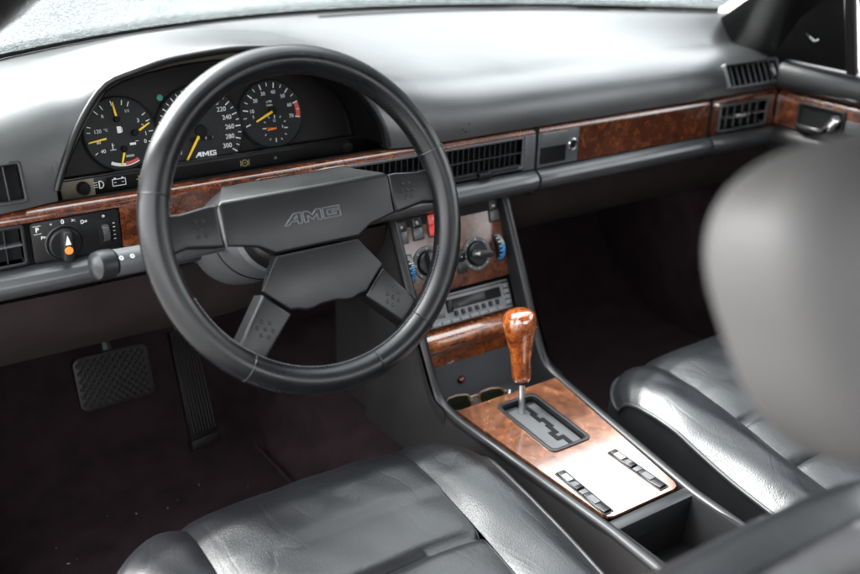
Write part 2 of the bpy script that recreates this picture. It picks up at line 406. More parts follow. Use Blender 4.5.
for s, nm in ((-1, 'left'), (1, 'right')):
    bar([((s*.55, -.5, .475), (1, 0, 0), (0, 0, 1)), ((s*.575, -1.0, .50), (1, 0, 0), (0, 0, 1)), ((s*.55, -1.62, .50), (1, 0, 0), (0, 0, 1))], .07, .06, 'headliner', 'roof_rail_'+nm)
    bar([((s*.55, -1.58, .49), (1, 0, 0), (0, 1, 1)), ((s*.66, -1.95, .12), (1, 0, 0), (0, 1, 1))], .10, .30, 'headliner', 'rear_pillar_'+nm)
bar([((-.55, -.50, .475), (0, 1, 0), (0, 0, 1)), ((0, -.44, .505), (0, 1, 0), (0, 0, 1)), ((.55, -.50, .475), (0, 1, 0), (0, 0, 1))], .06, .03, 'headliner', 'roof_header')
B = MB(); B.box(-.76, .76, -2.0, -1.9, -.5, .12, .02); struct('rear_seat_bulkhead', B, 'leather')
B = MB(); B.box(-.80, -.70, -1.9, .30, -.52, -.40, .02); struct('door_sill', B, 'plastic')

# ================================================================== BONNET + WINDSCREEN
def wbase(x): return (x, .485-.60*x*x, .187)
B = MB()
rows = []
for t in np.linspace(0, 1, 14):
    rows.append([(u*(.80-.10*t*t), .60-.5*(u*.8)**2*(1-t)+t*1.35-.12*t*u*u, .155-.10*t*t-.05*u**4-.015*abs(u)+(.012 if abs(u) > .55 else 0)) for u in np.linspace(-1, 1, 25)])
B.grid(rows); B.solidify(.02)
single('car_bonnet', B, 'paint', 'dark dew-covered bonnet beyond the wet windscreen', 'bonnet')
B = MB()      # sheet metal cowl between bonnet and windscreen
ws = thing('windscreen', 'rain-speckled windscreen above the dashboard top', 'windscreen', (0, .48, .18))
def wtop(x): return (x*.75, -.43-.12*x*x, .505)
xs = np.linspace(-.735, .735, 31); rows = []
for t in np.linspace(0, 1, 12):
    r_ = []
    for x in xs:
        a, b = Vector(wbase(x)), Vector(wtop(x)); p = a.lerp(b, t); p.z += .03*math.sin(t*math.pi); r_.append(p)
    rows.append(r_)
B = MB(); B.grid(rows); part('glass', B, 'wet_glass', ws)
B = MB(); B.tube([Vector(wbase(x))+Vector((0, -.002, .003)) for x in xs], .006, 8); part('rubber_seal', B, 'seal', ws)

# ================================================================== DASHBOARD
dash = thing('dashboard', 'dark grey dashboard with burl wood strip below the windscreen', 'dashboard', (0, 0, -.05))
X_HC = [-.80, -.66, -.58, -.51, -.45, -.38, -.30, -.22, -.17, -.13, -.09, -.04, .05, .2, .5, .80]
Z_HC = [.168, .176, .184, .202, .215, .225, .229, .222, .208, .188, .165, .150, .141, .138, .137, .130]
X_OP = [-.560, -.550, -.531, -.510, -.483, -.458, -.421, -.37, -.317, -.26, -.21, -.159, -.128, -.108, -.1025]
Z_OP = [.080, .104, .137, .165, .195, .205, .216, .221, .224, .218, .202, .170, .139, .102, .070]
def chaikin(P, n=3):
    for _ in range(n):
        Q = [P[0]]
        for a, b in zip(P, P[1:]): Q += [(a[0]*.75+b[0]*.25, a[1]*.75+b[1]*.25), (a[0]*.25+b[0]*.75, a[1]*.25+b[1]*.75)]
        P = Q+[P[-1]]
    return P
_op = chaikin(list(zip(X_OP, Z_OP))); X_OP = [p[0] for p in _op]; Z_OP = [p[1] for p in _op]
def zcrest(x):
    q = [max(smooth_interp(x+d, X_HC, Z_HC, .03), (interp(x+d, X_OP, Z_OP)+.009) if X_OP[0] <= x+d <= X_OP[-1] else 0) for d in np.linspace(-.045, .045, 13)]
    w = [1-abs(k)/7.5 for k in range(-6, 7)]
    return sum(a*b for a, b in zip(q, w))/sum(w)
def zopen(x): return interp(x, X_OP, Z_OP) if X_OP[0] <= x <= X_OP[-1] else .0685
def pad_profile(x):
    inside = X_OP[0] <= x <= X_OP[-1]
    zh, zc = zopen(x), max(zcrest(x), zopen(x)+.008)
    bl = max(0, min(1, (zh-.0685)/.1)) if inside else 0
    sst = lambda a: max(0, min(1, a))**2*(3-2*max(0, min(1, a)))
    yf = .002+.020*min(sst((x+.64)/.13), sst((-.05-x)/.11)); yc = yf+.10
    yw_ = wbase(x)[1]-.004
    if abs(x) > .6: yc = min(yc, yw_-.03)
    n = 2.7; P = []
    if inside: P += [(yf+.016, zh-.002), (yf+.005, zh-.001)]
    else: P += [(yf+.03, .0665), (yf+.006, .0670)]
    wgt = min(sst((x+.56)/.13), sst((-.1025-x)/.09)) if inside else 1
    for t in np.linspace(.0, math.pi/2, 15):
        c, s_ = max(0, math.cos(t)), max(0, math.sin(t))
        z_ = zh+(zc-zh)*s_**(2/n); y_ = yc-(yc-yf)*c**(2/n)
        k_ = max(0, min(1, (z_-.0685)/(zc-.0685))); ya = yc-(yc-yf)*(1-k_**n)**(1/n)
        P.append((y_*wgt+ya*(1-wgt), z_))
    if inside: P[0] = (P[2][0]+.014, zh-.002); P[1] = (P[2][0]+.003, zh-.001)
    zt = .184
    for v in np.linspace(0, 1, 14)[1:]:
        sm = v*v*(3-2*v)
        P.append((yc+(yw_-yc)*v, zc+(zt-zc)*sm))
    P.append((yw_+.02, .165))
    return [(x, y, z) for y, z in P]
cols = sorted(set(list(np.linspace(-.748, .748, 120))+[X_OP[0]-1e-4, X_OP[-1]+1e-4]+X_OP+list(np.linspace(-.565, -.5, 24))+list(np.linspace(-.17, -.095, 26))))
B = MB(); B.grid([pad_profile(x) for x in cols])
padM = frame((.672, .0075, .1010), (1, 0.02, 0), (0, .52, 1)); padL = frame((-.672, .0075, .1015), (1, -.02, 0), (0, .35, 1))
def cut_hole(bm, M, hx, hy):
    Mi = M.inverted()
    def near(): return bm.verts[:]+bm.edges[:]+bm.faces[:]
    for ax, q in ((0, hx), (0, -hx), (1, hy), (1, -hy)):
        co = M @ Vector((q if ax == 0 else 0, q if ax == 1 else 0, 0)); no = (M.to_3x3() @ Vector((1, 0, 0) if ax == 0 else (0, 1, 0)))
        bmesh.ops.bisect_plane(bm, geom=near(), plane_co=co, plane_no=no)
    dl = [f for f in bm.faces if abs((Mi @ f.calc_center_median()).x) < hx and abs((Mi @ f.calc_center_median()).y) < hy and abs((Mi @ f.calc_center_median()).z) < .05]
    bmesh.ops.delete(bm, geom=dl, context='FACES')
cut_hole(B.bm, padM, .0715, .0205); cut_hole(B.bm, padL, .0735, .0215)
pad = part('upper_pad', B, 'vinyl', dash, ang=60)
# slots and grilles along the windscreen edge (defrost outlets)
def on_top(x, v):
    P = pad_profile(x); k = 17+v*12; i = int(k); f = k-i
    return Vector(P[i]).lerp(Vector(P[min(i+1, len(P)-1)]), f)
B = MB()
for x0, x1, v0, v1 in ((.02, .56, .88, .905),):
    B.grid([[on_top(x, v)+Vector((0, 0, .0015)) for v in (v0, v1)] for x in np.linspace(x0, x1, 24)])
part('defrost_slot', B, 'matte_black', dash)
# two tiny holes with chips in the pad right of the wheel
B = MB()
for x, z in ((.018, .083), (.030, .090), (.024, .079)):
    B.lathe([(0, 0), (.0016, 0), (.0014, .0006), (0, .0006)], 8, frame((x, -.0005, z), (1, 0, 0), (0, .3, 1)))
part('pad_hole', B, 'matte_black', dash)

# instrument hood lining: hood edge to cluster face
DT = R(14.28)
def face_y(z): return .125+(z-.109)*math.tan(DT)
inner_xz = [(-.530, .062), (-.522, .080), (-.505, .105), (-.484, .134), (-.455, .165), (-.435, .174), (-.399, .182), (-.35, .188), (-.30, .190), (-.25, .186), (-.20, .174), (-.15, .152), (-.118, .126), (-.103, .097), (-.098, .060)]
outer_xyz = [(x, pad_profile(x)[2][1]+.001, z-.001) for x, z in zip(X_OP, Z_OP)]
OC = resample(outer_xyz, 48); IC = resample([(x, face_y(z)-.004, z) for x, z in inner_xz], 48)
for sl, mm, lb in ((slice(0, 27), 'dusty', 'dusty khaki-stained left lining of the instrument hood'), (slice(26, 48), 'plastic', 'black right lining of the instrument hood')):
    B = MB(); B.grid([[o.lerp(i, t)+Vector((0, 0, .004*math.sin(t*math.pi))) for t in np.linspace(0, 1, 7)] for o, i in zip(OC[sl], IC[sl])])
    part('hood_lining', B, mm, dash, ang=60, label=lb)

B = MB(); B.tube([o+Vector((0, -.0005, .0025)) for o in OC], .0045, 10); part('hood_trim', B, 'plastic', dash, ang=80)
# lower roll under the wood, in three lengths with dark gaps between
LIP = [(.004, .0), (-.007, -.0015), (-.015, -.006), (-.0195, -.013), (-.020, -.020), (-.0165, -.027), (-.008, -.033), (.01, -.036), (.04, -.036)]
LIP = [(float(a), float(b)) for a, b in zip(np.interp(np.linspace(0, 8, 25), range(9), [p[0] for p in LIP]), np.interp(np.linspace(0, 8, 25), range(9), [p[1] for p in LIP]))]
for x0, x1 in ((-.745, .1605), (.1655, .5595), (.5645, .745)):
    rows = []
    for x in np.linspace(x0, x1, max(6, int((x1-x0)*60))):
        e = min(x-x0, x1-x); q = .004*max(0, 1-e/.006)**2
        rows.append([(x, y+q, z) for y, z in LIP])
    B = MB(); B.grid(rows)
    for xe in (x0, x1): B.poly([(xe, y+.004, z) for y, z in LIP])
    part('lower_roll', B, 'vinyl_lower', dash, ang=50)
for x in (.158, .557):
    B = MB(); B.box(x, x+.010, .001, .03, -.042, .066); part('panel_gap', B, 'matte_black', dash)
# backing plate behind the fascia
B = MB(); B.box(-.745, .745, .012, .03, -.04, .064); part('fascia_backing', B, 'matte_black', dash)

def wood_bar(x0, x1, z0, z1, name='wood_strip', zf=0., top=True):
    """face in the dash plane with a rounded, set back top edge"""
    P = [(z0, .012), (z0, 0), (z1-.010, 0), (z1-.006, .0008), (z1-.003, .003), (z1-.001, .0065), (z1, .012)] if top else [(z0, .012), (z0, 0), (z1, 0), (z1, .012)]
    B = MB(); B.grid([[(x, y+zf, z) for z, y in P] for x in np.linspace(x0, x1, max(3, int((x1-x0)*30)))])
    for xe in (x0, x1): B.poly([(xe, y+zf, z) for z, y in P])
    return B
# wood pieces: left strip, centre cap, glovebox, right end
B = wood_bar(-.742, -.180, .0535, .067); part('wood_strip', B, 'wood', dash)
B = wood_bar(-.494, -.180, .0015, .0533, top=False); part('wood_strip', B, 'wood', dash)
B = wood_bar(-.1795, .1595, .0575, .067); part('wood_strip', B, 'wood', dash)
B = wood_bar(.566, .742, .0535, .067); part('wood_strip', B, 'wood', dash)
B = wood_bar(.566, .585, .0015, .0533, top=False); part('wood_strip', B, 'wood', dash)
B = wood_bar(.718, .742, .0015, .0533, top=False); part('wood_strip', B, 'wood', dash)
glove = part('glovebox_lid', wood_bar(.167, .557, .058, .067), 'wood', dash)
part('wood_panel', wood_bar(.253, .557, .0015, .0578, top=False, zf=-.0008), 'wood', glove)
# latch plate of the glovebox
B = MB(); B.box(.167, .2515, .0015, .0578, -.010, .0003, .0012, M=DASH); part('latch_plate', B, 'grey_plastic', glove)
B = MB(); B.box(.171, .224, .034, .0565, 0, .0045, .0015, M=DASH); part('latch_handle', B, 'grey_plastic', glove)
B = MB(); B.poly([(.1705, .0065, .0010), (.2245, .0065, .0010), (.2245, .0335, .0009), (.1705, .0335, .0009)], DASH); part('latch_recess', B, 'plastic', glove)
B = MB(); B.prism([(0, 0), (.0, .021), (.009, 0)], .1715, .2235, M=frame((0, -.0012, .0075), (0, -1, 0), (0, 0, 1)) @ Matrix.Identity(4)); part('latch_ramp', B, 'grey_plastic', glove)
lockM = DASH @ T((.2375, .031, .0004))
B = MB(); B.lathe([(.0102, 0), (.0102, .0022), (.0085, .0034), (.0066, .0030), (.0062, .001), (0, .001)], 28, lockM); lk = part('lock', B, 'chrome', glove)
B = MB(); B.lathe([(0, .0011), (.0060, .0011), (.0058, .0016), (0, .0016)], 24, lockM); B.box(-.0011, .0011, -.004, .004, .0016, .0022, M=lockM @ RZ(.7)); part('keyhole', B, 'plastic', lk)

def vent(name, x0, x1, z0, z1, nv, nh, M, fmat='plastic', slat='grey_plastic', label=None, depth=.02, fr=.004, parent=dash, bars='mid_plastic'):
    """recessed outlet: dark box, frame, upright and level slats (each its own piece)"""
    B = MB(); ring_prism(B, rrect(x0, x1, z0, z1, .004), rrect(x0+fr, x1-fr, z0+fr, z1-fr, .002), -.012, .0022, M, bev=.0008)
    v = part(name, B, fmat, parent, label=label)
    B = MB(); w, h = (x0+fr, x1-fr), (z0+fr, z1-fr)
    B.poly([(w[0], h[0], -depth), (w[1], h[0], -depth), (w[1], h[1], -depth), (w[0], h[1], -depth)], M)
    for a, b in (((w[0], h[0]), (w[1], h[0])), ((w[1], h[0]), (w[1], h[1])), ((w[1], h[1]), (w[0], h[1])), ((w[0], h[1]), (w[0], h[0]))):
        B.poly([(*a, -depth), (*b, -depth), (*b, 0), (*a, 0)], M)
    part('duct', B, 'matte_black', v)
    if nv:
        B = MB(); B.box(-.0008, .0008, z0+fr+.0005, z1-fr-.0005, -.006, .003, .0003, 1); me = mesh_of(B.bm, slat)
        wx = (M @ Vector(((x0+x1)/2, 0, 0))).x; blade = -.9*math.atan2(wx+.83, 1.15)
        for k in range(nv): part('slat', me, None, v, M @ T((x0+fr+(x1-x0-2*fr)*(k+1)/(nv+1), 0, -.004)) @ RY(blade))
    if nh:
        B = MB(); B.box(x0+fr, x1-fr, -.0011, .0011, -.010, .0004, .0005, 1); me = mesh_of(B.bm, bars)
        for k in range(nh): part('crossbar', me, None, v, M @ T((0, z0+fr+(z1-z0-2*fr)*(k+1)/(nh+1), 0)))
    return v
# centre vents: one long outlet with two rows, blade slider below
cv = vent('air_vent', -.178, .138, .0045, .0570, 30, 1, DASH @ T((0, 0, -.001)), 'grey_plastic', 'mid_plastic', 'long centre air outlet with two rows of slats')
B = MB(); B.box(.1385, .1598, .0015, .0570, -.01, .0012, .001, M=DASH); part('vent_end_plate', B, 'grey_plastic', dash)
B = MB(); B.box(-.170, .128, .0055, .0125, -.006, .0015, .0008, M=DASH); sl = part('slider_track', B, 'mid_plastic', cv)
for x in (-.08, .058):
    B = MB(); B.box(x-.011, x+.011, .0035, .0135, 0, .010, .0025, M=DASH); part('slider_tab', B, 'plastic', cv)
# outer vents
vent('air_vent', -.740, -.606, .0030, .0530, 6, 1, DASH, 'mid_plastic', 'mid_plastic', 'side air outlet beside the light switch', bars='grey_plastic')
rv = vent('air_vent', .586, .717, .0030, .0530, 5, 1, DASH, 'grey_plastic', 'grey_plastic', 'right end air outlet set in burl wood', bars='steel')
B = MB(); B.box(.628, .652, .026, .034, 0, .008, .002, M=DASH); part('slider_tab', B, 'steel', rv)
uv = vent('air_vent', -.074, .074, -.023, .023, 8, 0, padM @ T((0, 0, .001)), 'grey_plastic', 'grey_plastic', 'demister outlet in the pad at the right end', depth=.016)
B = MB(); B.lathe([(0, .0), (.004, .0), (.004, .004), (0, .004)], 12, padM @ T((.05, 0, 0))); B.box(.052, .058, -.012, .012, -.004, .003, .001, M=padM); part('slider_tab', B, 'grey_plastic', uv)
vent('air_vent', -.076, .076, -.024, .024, 8, 0, padL @ T((0, 0, .001)), 'mid_plastic', 'mid_plastic', 'demister outlet in the pad at the left end', depth=.016)

# knee panel and passenger under-dash panel
B = MB(); rows = []
for x in np.linspace(-.745, -.115, 40):
    b = .012*math.exp(-((x+.336)/.09)**2)
    rows.append([(x, .0+.003*math.sin(x*14), -.040), (x, .004-b, -.07), (x, .018-b, -.105), (x, .045-b, -.142+.01*math.exp(-((x+.28)/.08)**2)), (x, .075, -.150), (x, .16, -.14)])
B.grid(rows); part('knee_panel', B, 'kneepad', dash, ang=60)
B = MB(); rows = []
for x in np.linspace(.112, .745, 34):
    e = max(0, 1-(x-.112)/.06)
    rows.append([(x, .012, -.040), (x, .02, -.075), (x, .04, -.112-.012*e), (x, .07, -.128), (x, .2, -.12)])
B.grid(rows); part('underdash_panel', B, 'kneepad', dash, ang=60)

# ================================================================== LIGHT SWITCH PANEL
lsp = thing('light_switch_panel', 'black light switch panel let into the wood strip left of the wheel', 'switch panel', (-.546, 0, .027))
LS = DASH @ T((-.546, .0265, 0))
B = MB(); B.prism(rrect(-.0535, .0505, -.025, .0255, .005), -.008, .0015, .001, M=LS); part('plate', B, 'plastic', lsp)
KN = LS @ T((-.0175, -.004, .0015))
B = MB(); B.lathe([(.0225, 0), (.0225, .002), (.0212, .0028), (.0200, .001), (0, .001)], 40, KN); part('knob_ring', B, 'mid_plastic', lsp)
B = MB(); B.lathe([(.0195, .001), (.0188, .006), (.0170, .0075), (0, .0078)], 36, KN); kb = part('rotary_knob', B, 'plastic', lsp)
B = MB(); B.prism(rrect(-.0058, .0058, -.0185, .0185, .0035), .006, .019, .0018, M=KN @ RZ(-.06)); part('grip', B, 'mid_plastic', kb)
B = MB(); B.lathe([(0, .0192), (.0048, .0192), (.0044, .0205), (0, .0207)], 18, KN @ T((0, -.004, 0))); part('orange_cap', B, 'orange', kb)
B = MB(); B.prism([(-.0032, .003), (.0032, .003), (0, .0145)], .0188, .0194, M=KN); part('pointer', B, 'white_print', kb)
B = MB(); B.prism(rrect(.0235, .0405, -.0165, .0165, .002), .0013, .0022, .0004, M=LS); part('dimmer_frame', B, 'matte_black', lsp)
wh = MB(); wh.lathe([(0, -.004), (.0095, -.004), (.0100, -.003), (.0100, .003), (.0095, .004), (0, .004)], 28, LS @ T((.0315, -.001, .0005)) @ RY(math.pi/2)); tw = part('dimmer_wheel', wh, 'mid_plastic', lsp)
B = MB()
for k in range(28):
    B.box(-.0004, .0004, -.0035, .0035, .0099, .0106, M=LS @ T((.0315, -.001, .0005)) @ RY(math.pi/2) @ RZ(2*math.pi*k/28) @ RX(-math.pi/2) @ RZ(0))
part('ridges', B, 'grey_plastic', tw)
B = MB()      # printed symbols round the knob
B.mesh(text_mesh('P', .008), LS @ T((-.046, .0165, .0016)))
B.box(-.0505, -.0415, .0115, .0118, .0014, .0018, M=LS); B.box(-.0505, -.0415, .0212, .0215, .0014, .0018, M=LS)
B.mesh(text_mesh('0', .0075), LS @ T((-.0165, .0215, .0016)))
B.mesh(text_mesh('D=', .0062), LS @ T((.008, .0172, .0016)))
B.mesh(text_mesh('>:', .0058), LS @ T((-.004, .0212, .0016)))
B.mesh(text_mesh('P>', .0055), LS @ T((-.040, .006, .0016)))
B.mesh(text_mesh('<', .005), LS @ T((-.030, .0205, .0016)))
B.mesh(text_mesh('o', .006), LS @ T((.0315, .0205, .0016)))
for k in range(5): B.box(.0415, .0440, -.011+k*.005, -.0104+k*.005, .0015, .0018, M=LS)
part('symbols', B, 'white_print', lsp)

# ================================================================== INSTRUMENT CLUSTER
icl = thing('instrument_cluster', 'instrument cluster with three round dials seen through the steering wheel', 'instrument cluster', (-.336, .12, .05))
FACE = frame((-.336, .125, .109), (1, 0, 0), (0, math.sin(DT), math.cos(DT)))
FI = FACE.inverted()
def face_uv(x, z): return (x+.336, (z-.109)/math.cos(DT))
B = MB(); B.prism([(u*1.05, v*1.08+.002) for u, v in [face_uv(x, z) for x, z in inner_xz][::-1]]+[(-.205, -.075), (.250, -.075)], -.012, -.006, M=FACE); part('face_panel', B, 'cluster_face', icl)
# printed black bezel moulding round the face
B = MB(); B.tube([FACE @ Vector((*[c*.985 for c in face_uv(x, z)], -.004)) for x, z in inner_xz], .0022, 6); part('bezel', B, 'plastic', icl)
def pol(r, deg): a = R(deg); return (r*math.sin(a), r*math.cos(a))     # clock angle from twelve
def tick(B, r0_, r1_, deg, w, M, z=.0004):
    B.box(-w/2, w/2, r0_, r1_, z, z+.0003, M=M @ RZ(-R(deg)))
LET = [[(0, 0), (.75, 1), (1.25, 1), (1.25, 0), (.95, 0), (.95, .27), (.52, .27), (.32, 0)], [(1.4, 0), (1.4, 1), (1.75, 1), (2.05, .55), (2.35, 1), (2.7, 1), (2.7, 0), (2.4, 0), (2.4, .6), (2.05, .12), (1.7, .6), (1.7, 0)],
       [(2.85, 0), (2.85, 1), (4.1, 1), (4.1, .76), (3.15, .76), (3.15, .26), (3.82, .26), (3.82, .40), (3.5, .40), (3.5, .60), (4.1, .60), (4.1, 0)]]
def amg(Bx, w, h, M, outline):
    for L_ in LET+([[(.68, .47), (.95, .47), (.95, .82)]] if outline else []):
        P_ = [((x/4.1-.5)*w, (y-.5)*h) for x, y in L_]
        if outline:
            for a, b in zip(P_, P_[1:]+P_[:1]): Bx.tube([M @ Vector((*a, 0)), M @ Vector((*b, 0))], .00085, 4)
        else: Bx.poly([(*p, .0003) for p in P_], M)
def needle(M, deg, r0_, r1_, w, m, parent, z=.003, name='needle'):
    B = MB(); B.prism([(-w/2, r0_), (w/2, r0_), (w*.32, r1_), (-w*.32, r1_)], z, z+.0012, .0003, M=M @ RZ(-R(deg)))
    part(name, B, m, parent)
def hub_cap(M, r, parent):
    B = MB(); B.lathe([(r, 0), (r*.95, .0035), (r*.8, .0045), (0, .0047)], 20, M); part('hub', B, 'matte_black', parent)
def dial(cx, cy, r, name, label):
    M = FACE @ T((cx, cy, 0))
    B = MB(); B.lathe([(r+.003, -.006), (r+.003, -.001), (r+.0015, .0008), (r+.0004, -.0014), (0, -.0014)], 56, M)
    d = part(name, B, 'dial', icl, label=label)
    return d, M @ T((0, 0, -.0014))
# combined gauge
d, M = dial(-.109, 0, .0460, 'dial', 'left combined gauge dial with four yellow needles')
Bt = MB(); Bn = MB()
for k, a in enumerate((-42, -28, -8, 12, 24)): tick(Bt, .037, .0435, a, .0011, M)
for k, a in enumerate((-122, -100, -82, -72)): tick(Bt, .039, .0435, a, .0010, M)
for a in (58, 72, 92, 112): tick(Bt, .038, .0435, a, .0011, M)
Bn.mesh(text_mesh('R', .006), M @ T((*pol(.031, -38), .0005))); Bn.mesh(text_mesh('1/1', .0055), M @ T((*pol(.031, 26), .0005)))
Bn.mesh(text_mesh('120', .0068), M @ T((-.029, .006, .0005))); Bn.mesh(text_mesh('°C', .005), M @ T((-.018, .0065, .0005)))
Bn.mesh(text_mesh('40', .0068), M @ T((-.026, -.020, .0005))); Bn.mesh(text_mesh('80', .0055), M @ T((-.030, -.008, .0005)))
for s_, q in (('3', (.026, .014)), ('1', (.0335, -.004)), ('0', (.031, -.014)), ('2', (.031, .006))): Bn.mesh(text_mesh(s_, .0072), M @ T((*q, .0005)))
# fuel pump, thermometer and oil can pictograms
Bn.box(-.0035, .0020, .001, .0095, .0003, .0006, M=M); Bn.box(.0026, .0034, .002, .008, .0003, .0006, M=M)
Bn.box(-.0135, -.0125, -.019, -.011, .0003, .0006, M=M); Bn.box(-.017, -.009, -.0200, -.0192, .0003, .0006, M=M); Bn.box(-.0123, -.0105, -.014, -.0134, .0003, .0006, M=M)
Bn.box(.010, .018, -.0165, -.0135, .0003, .0006, M=M); Bn.box(.018, .022, -.0125, -.0118, .0003, .0006, M=M @ T((.0, 0, 0)))
part('scale', Bt, 'white_print', d); part('numerals', Bn, 'white_print', d)
B = MB()
for k in range(10):
    a0, a1 = 207-k*5.4, 207-(k+1)*5.4
    B.prism([pol(.0385, a0), pol(.0385, a1), pol(.0425, a1), pol(.0425, a0)], .0003, .0006, M=M)
part('economy_arc', B, 'white_print', d)
B = MB()
for k in range(5):
    a0, a1 = 180-k*5.4, 180-(k+1)*5.4
    B.prism([pol(.0372, a0), pol(.0372, a1), pol(.0412, a1), pol(.0412, a0)], .0007, .0009, M=M)
part('economy_red_arc', B, 'red_print', d)
B = MB(); B.box(.002, .013, -.0315, -.0285, .0003, .0006, M=M); part('economy_block', B, 'grey_print', d)
needle(M @ T((-.002, .019, 0)), -6, .004, .0225, .0030, 'yellow', d); hub_cap(M @ T((-.002, .019, 0)), .0042, d)
needle(M @ T((-.020, -.004, 0)), -97, .0, .023, .0028, 'yellow', d)
needle(M @ T((.020, -.001, 0)), 62, .005, .022, .0030, 'yellow', d); hub_cap(M @ T((.018, -.0015, 0)), .0042, d)
needle(M @ T((.001, -.022, 0)), 201, .003, .0200, .0030, 'yellow', d); hub_cap(M @ T((.001, -.020, 0)), .0042, d)
# speedometer
d, M = dial(0, -.0105, .0600, 'dial', 'centre speedometer dial marked to 300')
Bt = MB(); Bn = MB()
for k in range(29):
    a = -125+k*250/28; big = k % 2 == 0
    tick(Bt, .0515 if big else .0545, .0590, a, .0014 if big else .0010, M)
for k in range(15):
    v = 20+20*k; q = pol(.0430, -125+k*250/14)
    Bn.mesh(text_mesh(str(v), .0090), M @ T((*q, .0005)))
AMG = MB(); amg(AMG, .031, .0066, M @ T((.002, -.0315, .0003)), False); Bn.mesh(text_mesh('km/h', .0050), M @ T((.004, -.0385, .0005)))
part('scale', Bt, 'white_print', d); part('numerals', Bn, 'white_print', d); part('emblem', AMG, 'white_print', d)
B = MB(); B.box(-.018, .018, -.0135, -.0075, .0001, .0004, M=M); od = part('odometer', B, 'matte_black', d)
B = MB()
for k, s_ in enumerate('0 8 1'.split()): B.mesh(text_mesh(s_, .0055), M @ T((-.004+k*.010, -.0105, .0006)))
part('odometer_digits', B, 'grey_print', d)
needle(M, -144, .008, .054, .0036, 'yellow', d); hub_cap(M, .0085, d)
# rev counter with clock
d, M = dial(.109, 0, .0460, 'dial', 'right rev counter dial with red sector and small clock')
Bt = MB(); Bn = MB()
for k in range(15):
    n_ = k*5; a = 12+(n_-40)*3.0
    if n_ <= 70: tick(Bt, .0365 if k % 2 == 0 else .0390, .0440, a, .0014 if k % 2 == 0 else .0009, M)
for n_ in (10, 20, 30, 40, 50, 60, 70): Bn.mesh(text_mesh(str(n_), .0072), M @ T((*pol(.0305, 12+(n_-40)*3.0), .0005)))
Bn.mesh(text_mesh('5', .006), M @ T((*pol(.029, 12-105), .0005)))
Bn.mesh(text_mesh('x100', .0042), M @ T((-.002, .0175, .0005))); Bn.mesh(text_mesh('1/min', .0042), M @ T((-.002, .0125, .0005)))
CK = M @ T((.002, -.0205, 0))
for k in range(12): tick(Bt, .0165 if k % 3 else .0140, .0195, k*30+4, .0009 if k % 3 else .0013, CK)
Bn.mesh(text_mesh('12', .0046), CK @ T((0, .0105, .0005))); Bn.mesh(text_mesh('3', .0050), CK @ T((.0115, .001, .0005)))
part('scale', Bt, 'white_print', d); part('numerals', Bn, 'white_print', d)
B = MB()
for k in range(6):
    a0, a1 = 72+k*5, 77+k*5
    B.prism([pol(.0380, a1), pol(.0380, a0), pol(.0440, a0), pol(.0440, a1)], .0001, .00035, M=M)
part('red_sector', B, 'red_print', d)
needle(M @ T((0, .003, 0)), -113, .0, .0285, .0036, 'yellow', d); hub_cap(M @ T((.001, .004, -.001)), .0065, d)
needle(CK, -97, .0, .0135, .0026, 'orange', d, name='hour_hand'); needle(CK, -84, .0, .0165, .0013, 'orange', d, z=.0042, name='minute_hand')
B = MB(); B.lathe([(0, 0), (.0045, 0), (.004, .001), (0, .0012)], 16, FACE @ T((-.047, .040, -.006))); part('indicator_lamp', B, 'green_lamp', icl)
# warning light bar
WB = frame((-.313, .098, .0535), (1, 0, 0), (0, .12, 1))
B = MB(); B.box(-.224, .224, -.013, .0125, -.03, 0, .002, M=WB); wb = part('warning_bar', B, 'plastic', icl)
B = MB(); B.box(-.224, .224, .0105, .0135, -.002, .0022, .001, M=WB); part('ledge', B, 'mid_plastic', wb)
B = MB(); B.box(-.165, .195, -.0085, .0075, .0001, .0006, M=WB); part('smoked_strip', B, 'cluster_face', wb)
B = MB(); B.box(-.223, -.181, -.0125, .0100, .0001, .0010, .0004, M=WB); part('dusty_end', B, 'dusty', wb)
for x in (-.196, .190):
    B = MB(); B.lathe([(.0085, 0), (.0080, .008), (.0068, .0098), (0, .010)], 22, WB @ T((x, -.0005, .0008))); part('reset_knob', B, 'mid_plastic', icl)
WI = WB @ T((-.016, .0005, 0))
ic = MB()
def ring(Bx, cx, cy, r, w, M, n=18, a0=0, a1=360):
    for k in range(n):
        p, q = a0+(a1-a0)*k/n, a0+(a1-a0)*(k+1)/n
        f = lambda rr, dd: (cx+pol(rr, dd)[0], cy+pol(rr, dd)[1])
        Bx.prism([f(r-w/2, p), f(r+w/2, p), f(r+w/2, q), f(r-w/2, q)], .0007, .0010, M=M)
ring(ic, -.158, -.0005, .0048, .0012, WI, 12, 0, 180); ic.box(-.1595, -.158, -.0055, .0045, .0007, .001, M=WI)
for k in (-1, 0, 1): ic.box(-.166, -.161, k*.003-.0005, k*.003+.0003, .0007, .001, M=WI)
for x0, x1, y0, y1 in ((-.142, -.124, -.0055, -.0045), (-.142, -.124, .0030, .0040), (-.142, -.141, -.0055, .004), (-.125, -.124, -.0055, .004), (-.1395, -.1365, .004, .0055), (-.1295, -.1265, .004, .0055), (-.1395, -.1365, -.0012, -.0004), (-.1295, -.1265, -.0012, -.0004)):
    ic.box(x0, x1, y0, y1, .0007, .001, M=WI)
part('icons', ic, 'white_print', wb)
ic = MB(); ring(ic, -.103, -.0008, .0042, .0011, WI)
for k in range(8): ic.box(-.0005, .0005, .0052, .0070, .0007, .001, M=WI @ T((-.103, -.0008, 0)) @ RZ(k*math.pi/4))
part('amber_icon', ic, 'amber_icon', wb); ic = MB(); ring(ic, .028, -.001, .0042, .001, WB); ic.box(.0215, .0225, -.005, .003, .0007, .001, M=WB); ic.box(.0335, .0345, -.005, .003, .0007, .001, M=WB); ic.box(.0265, .0295, -.0015, -.0005, .0007, .001, M=WB)
part('amber_icon', ic, 'amber_icon', wb)
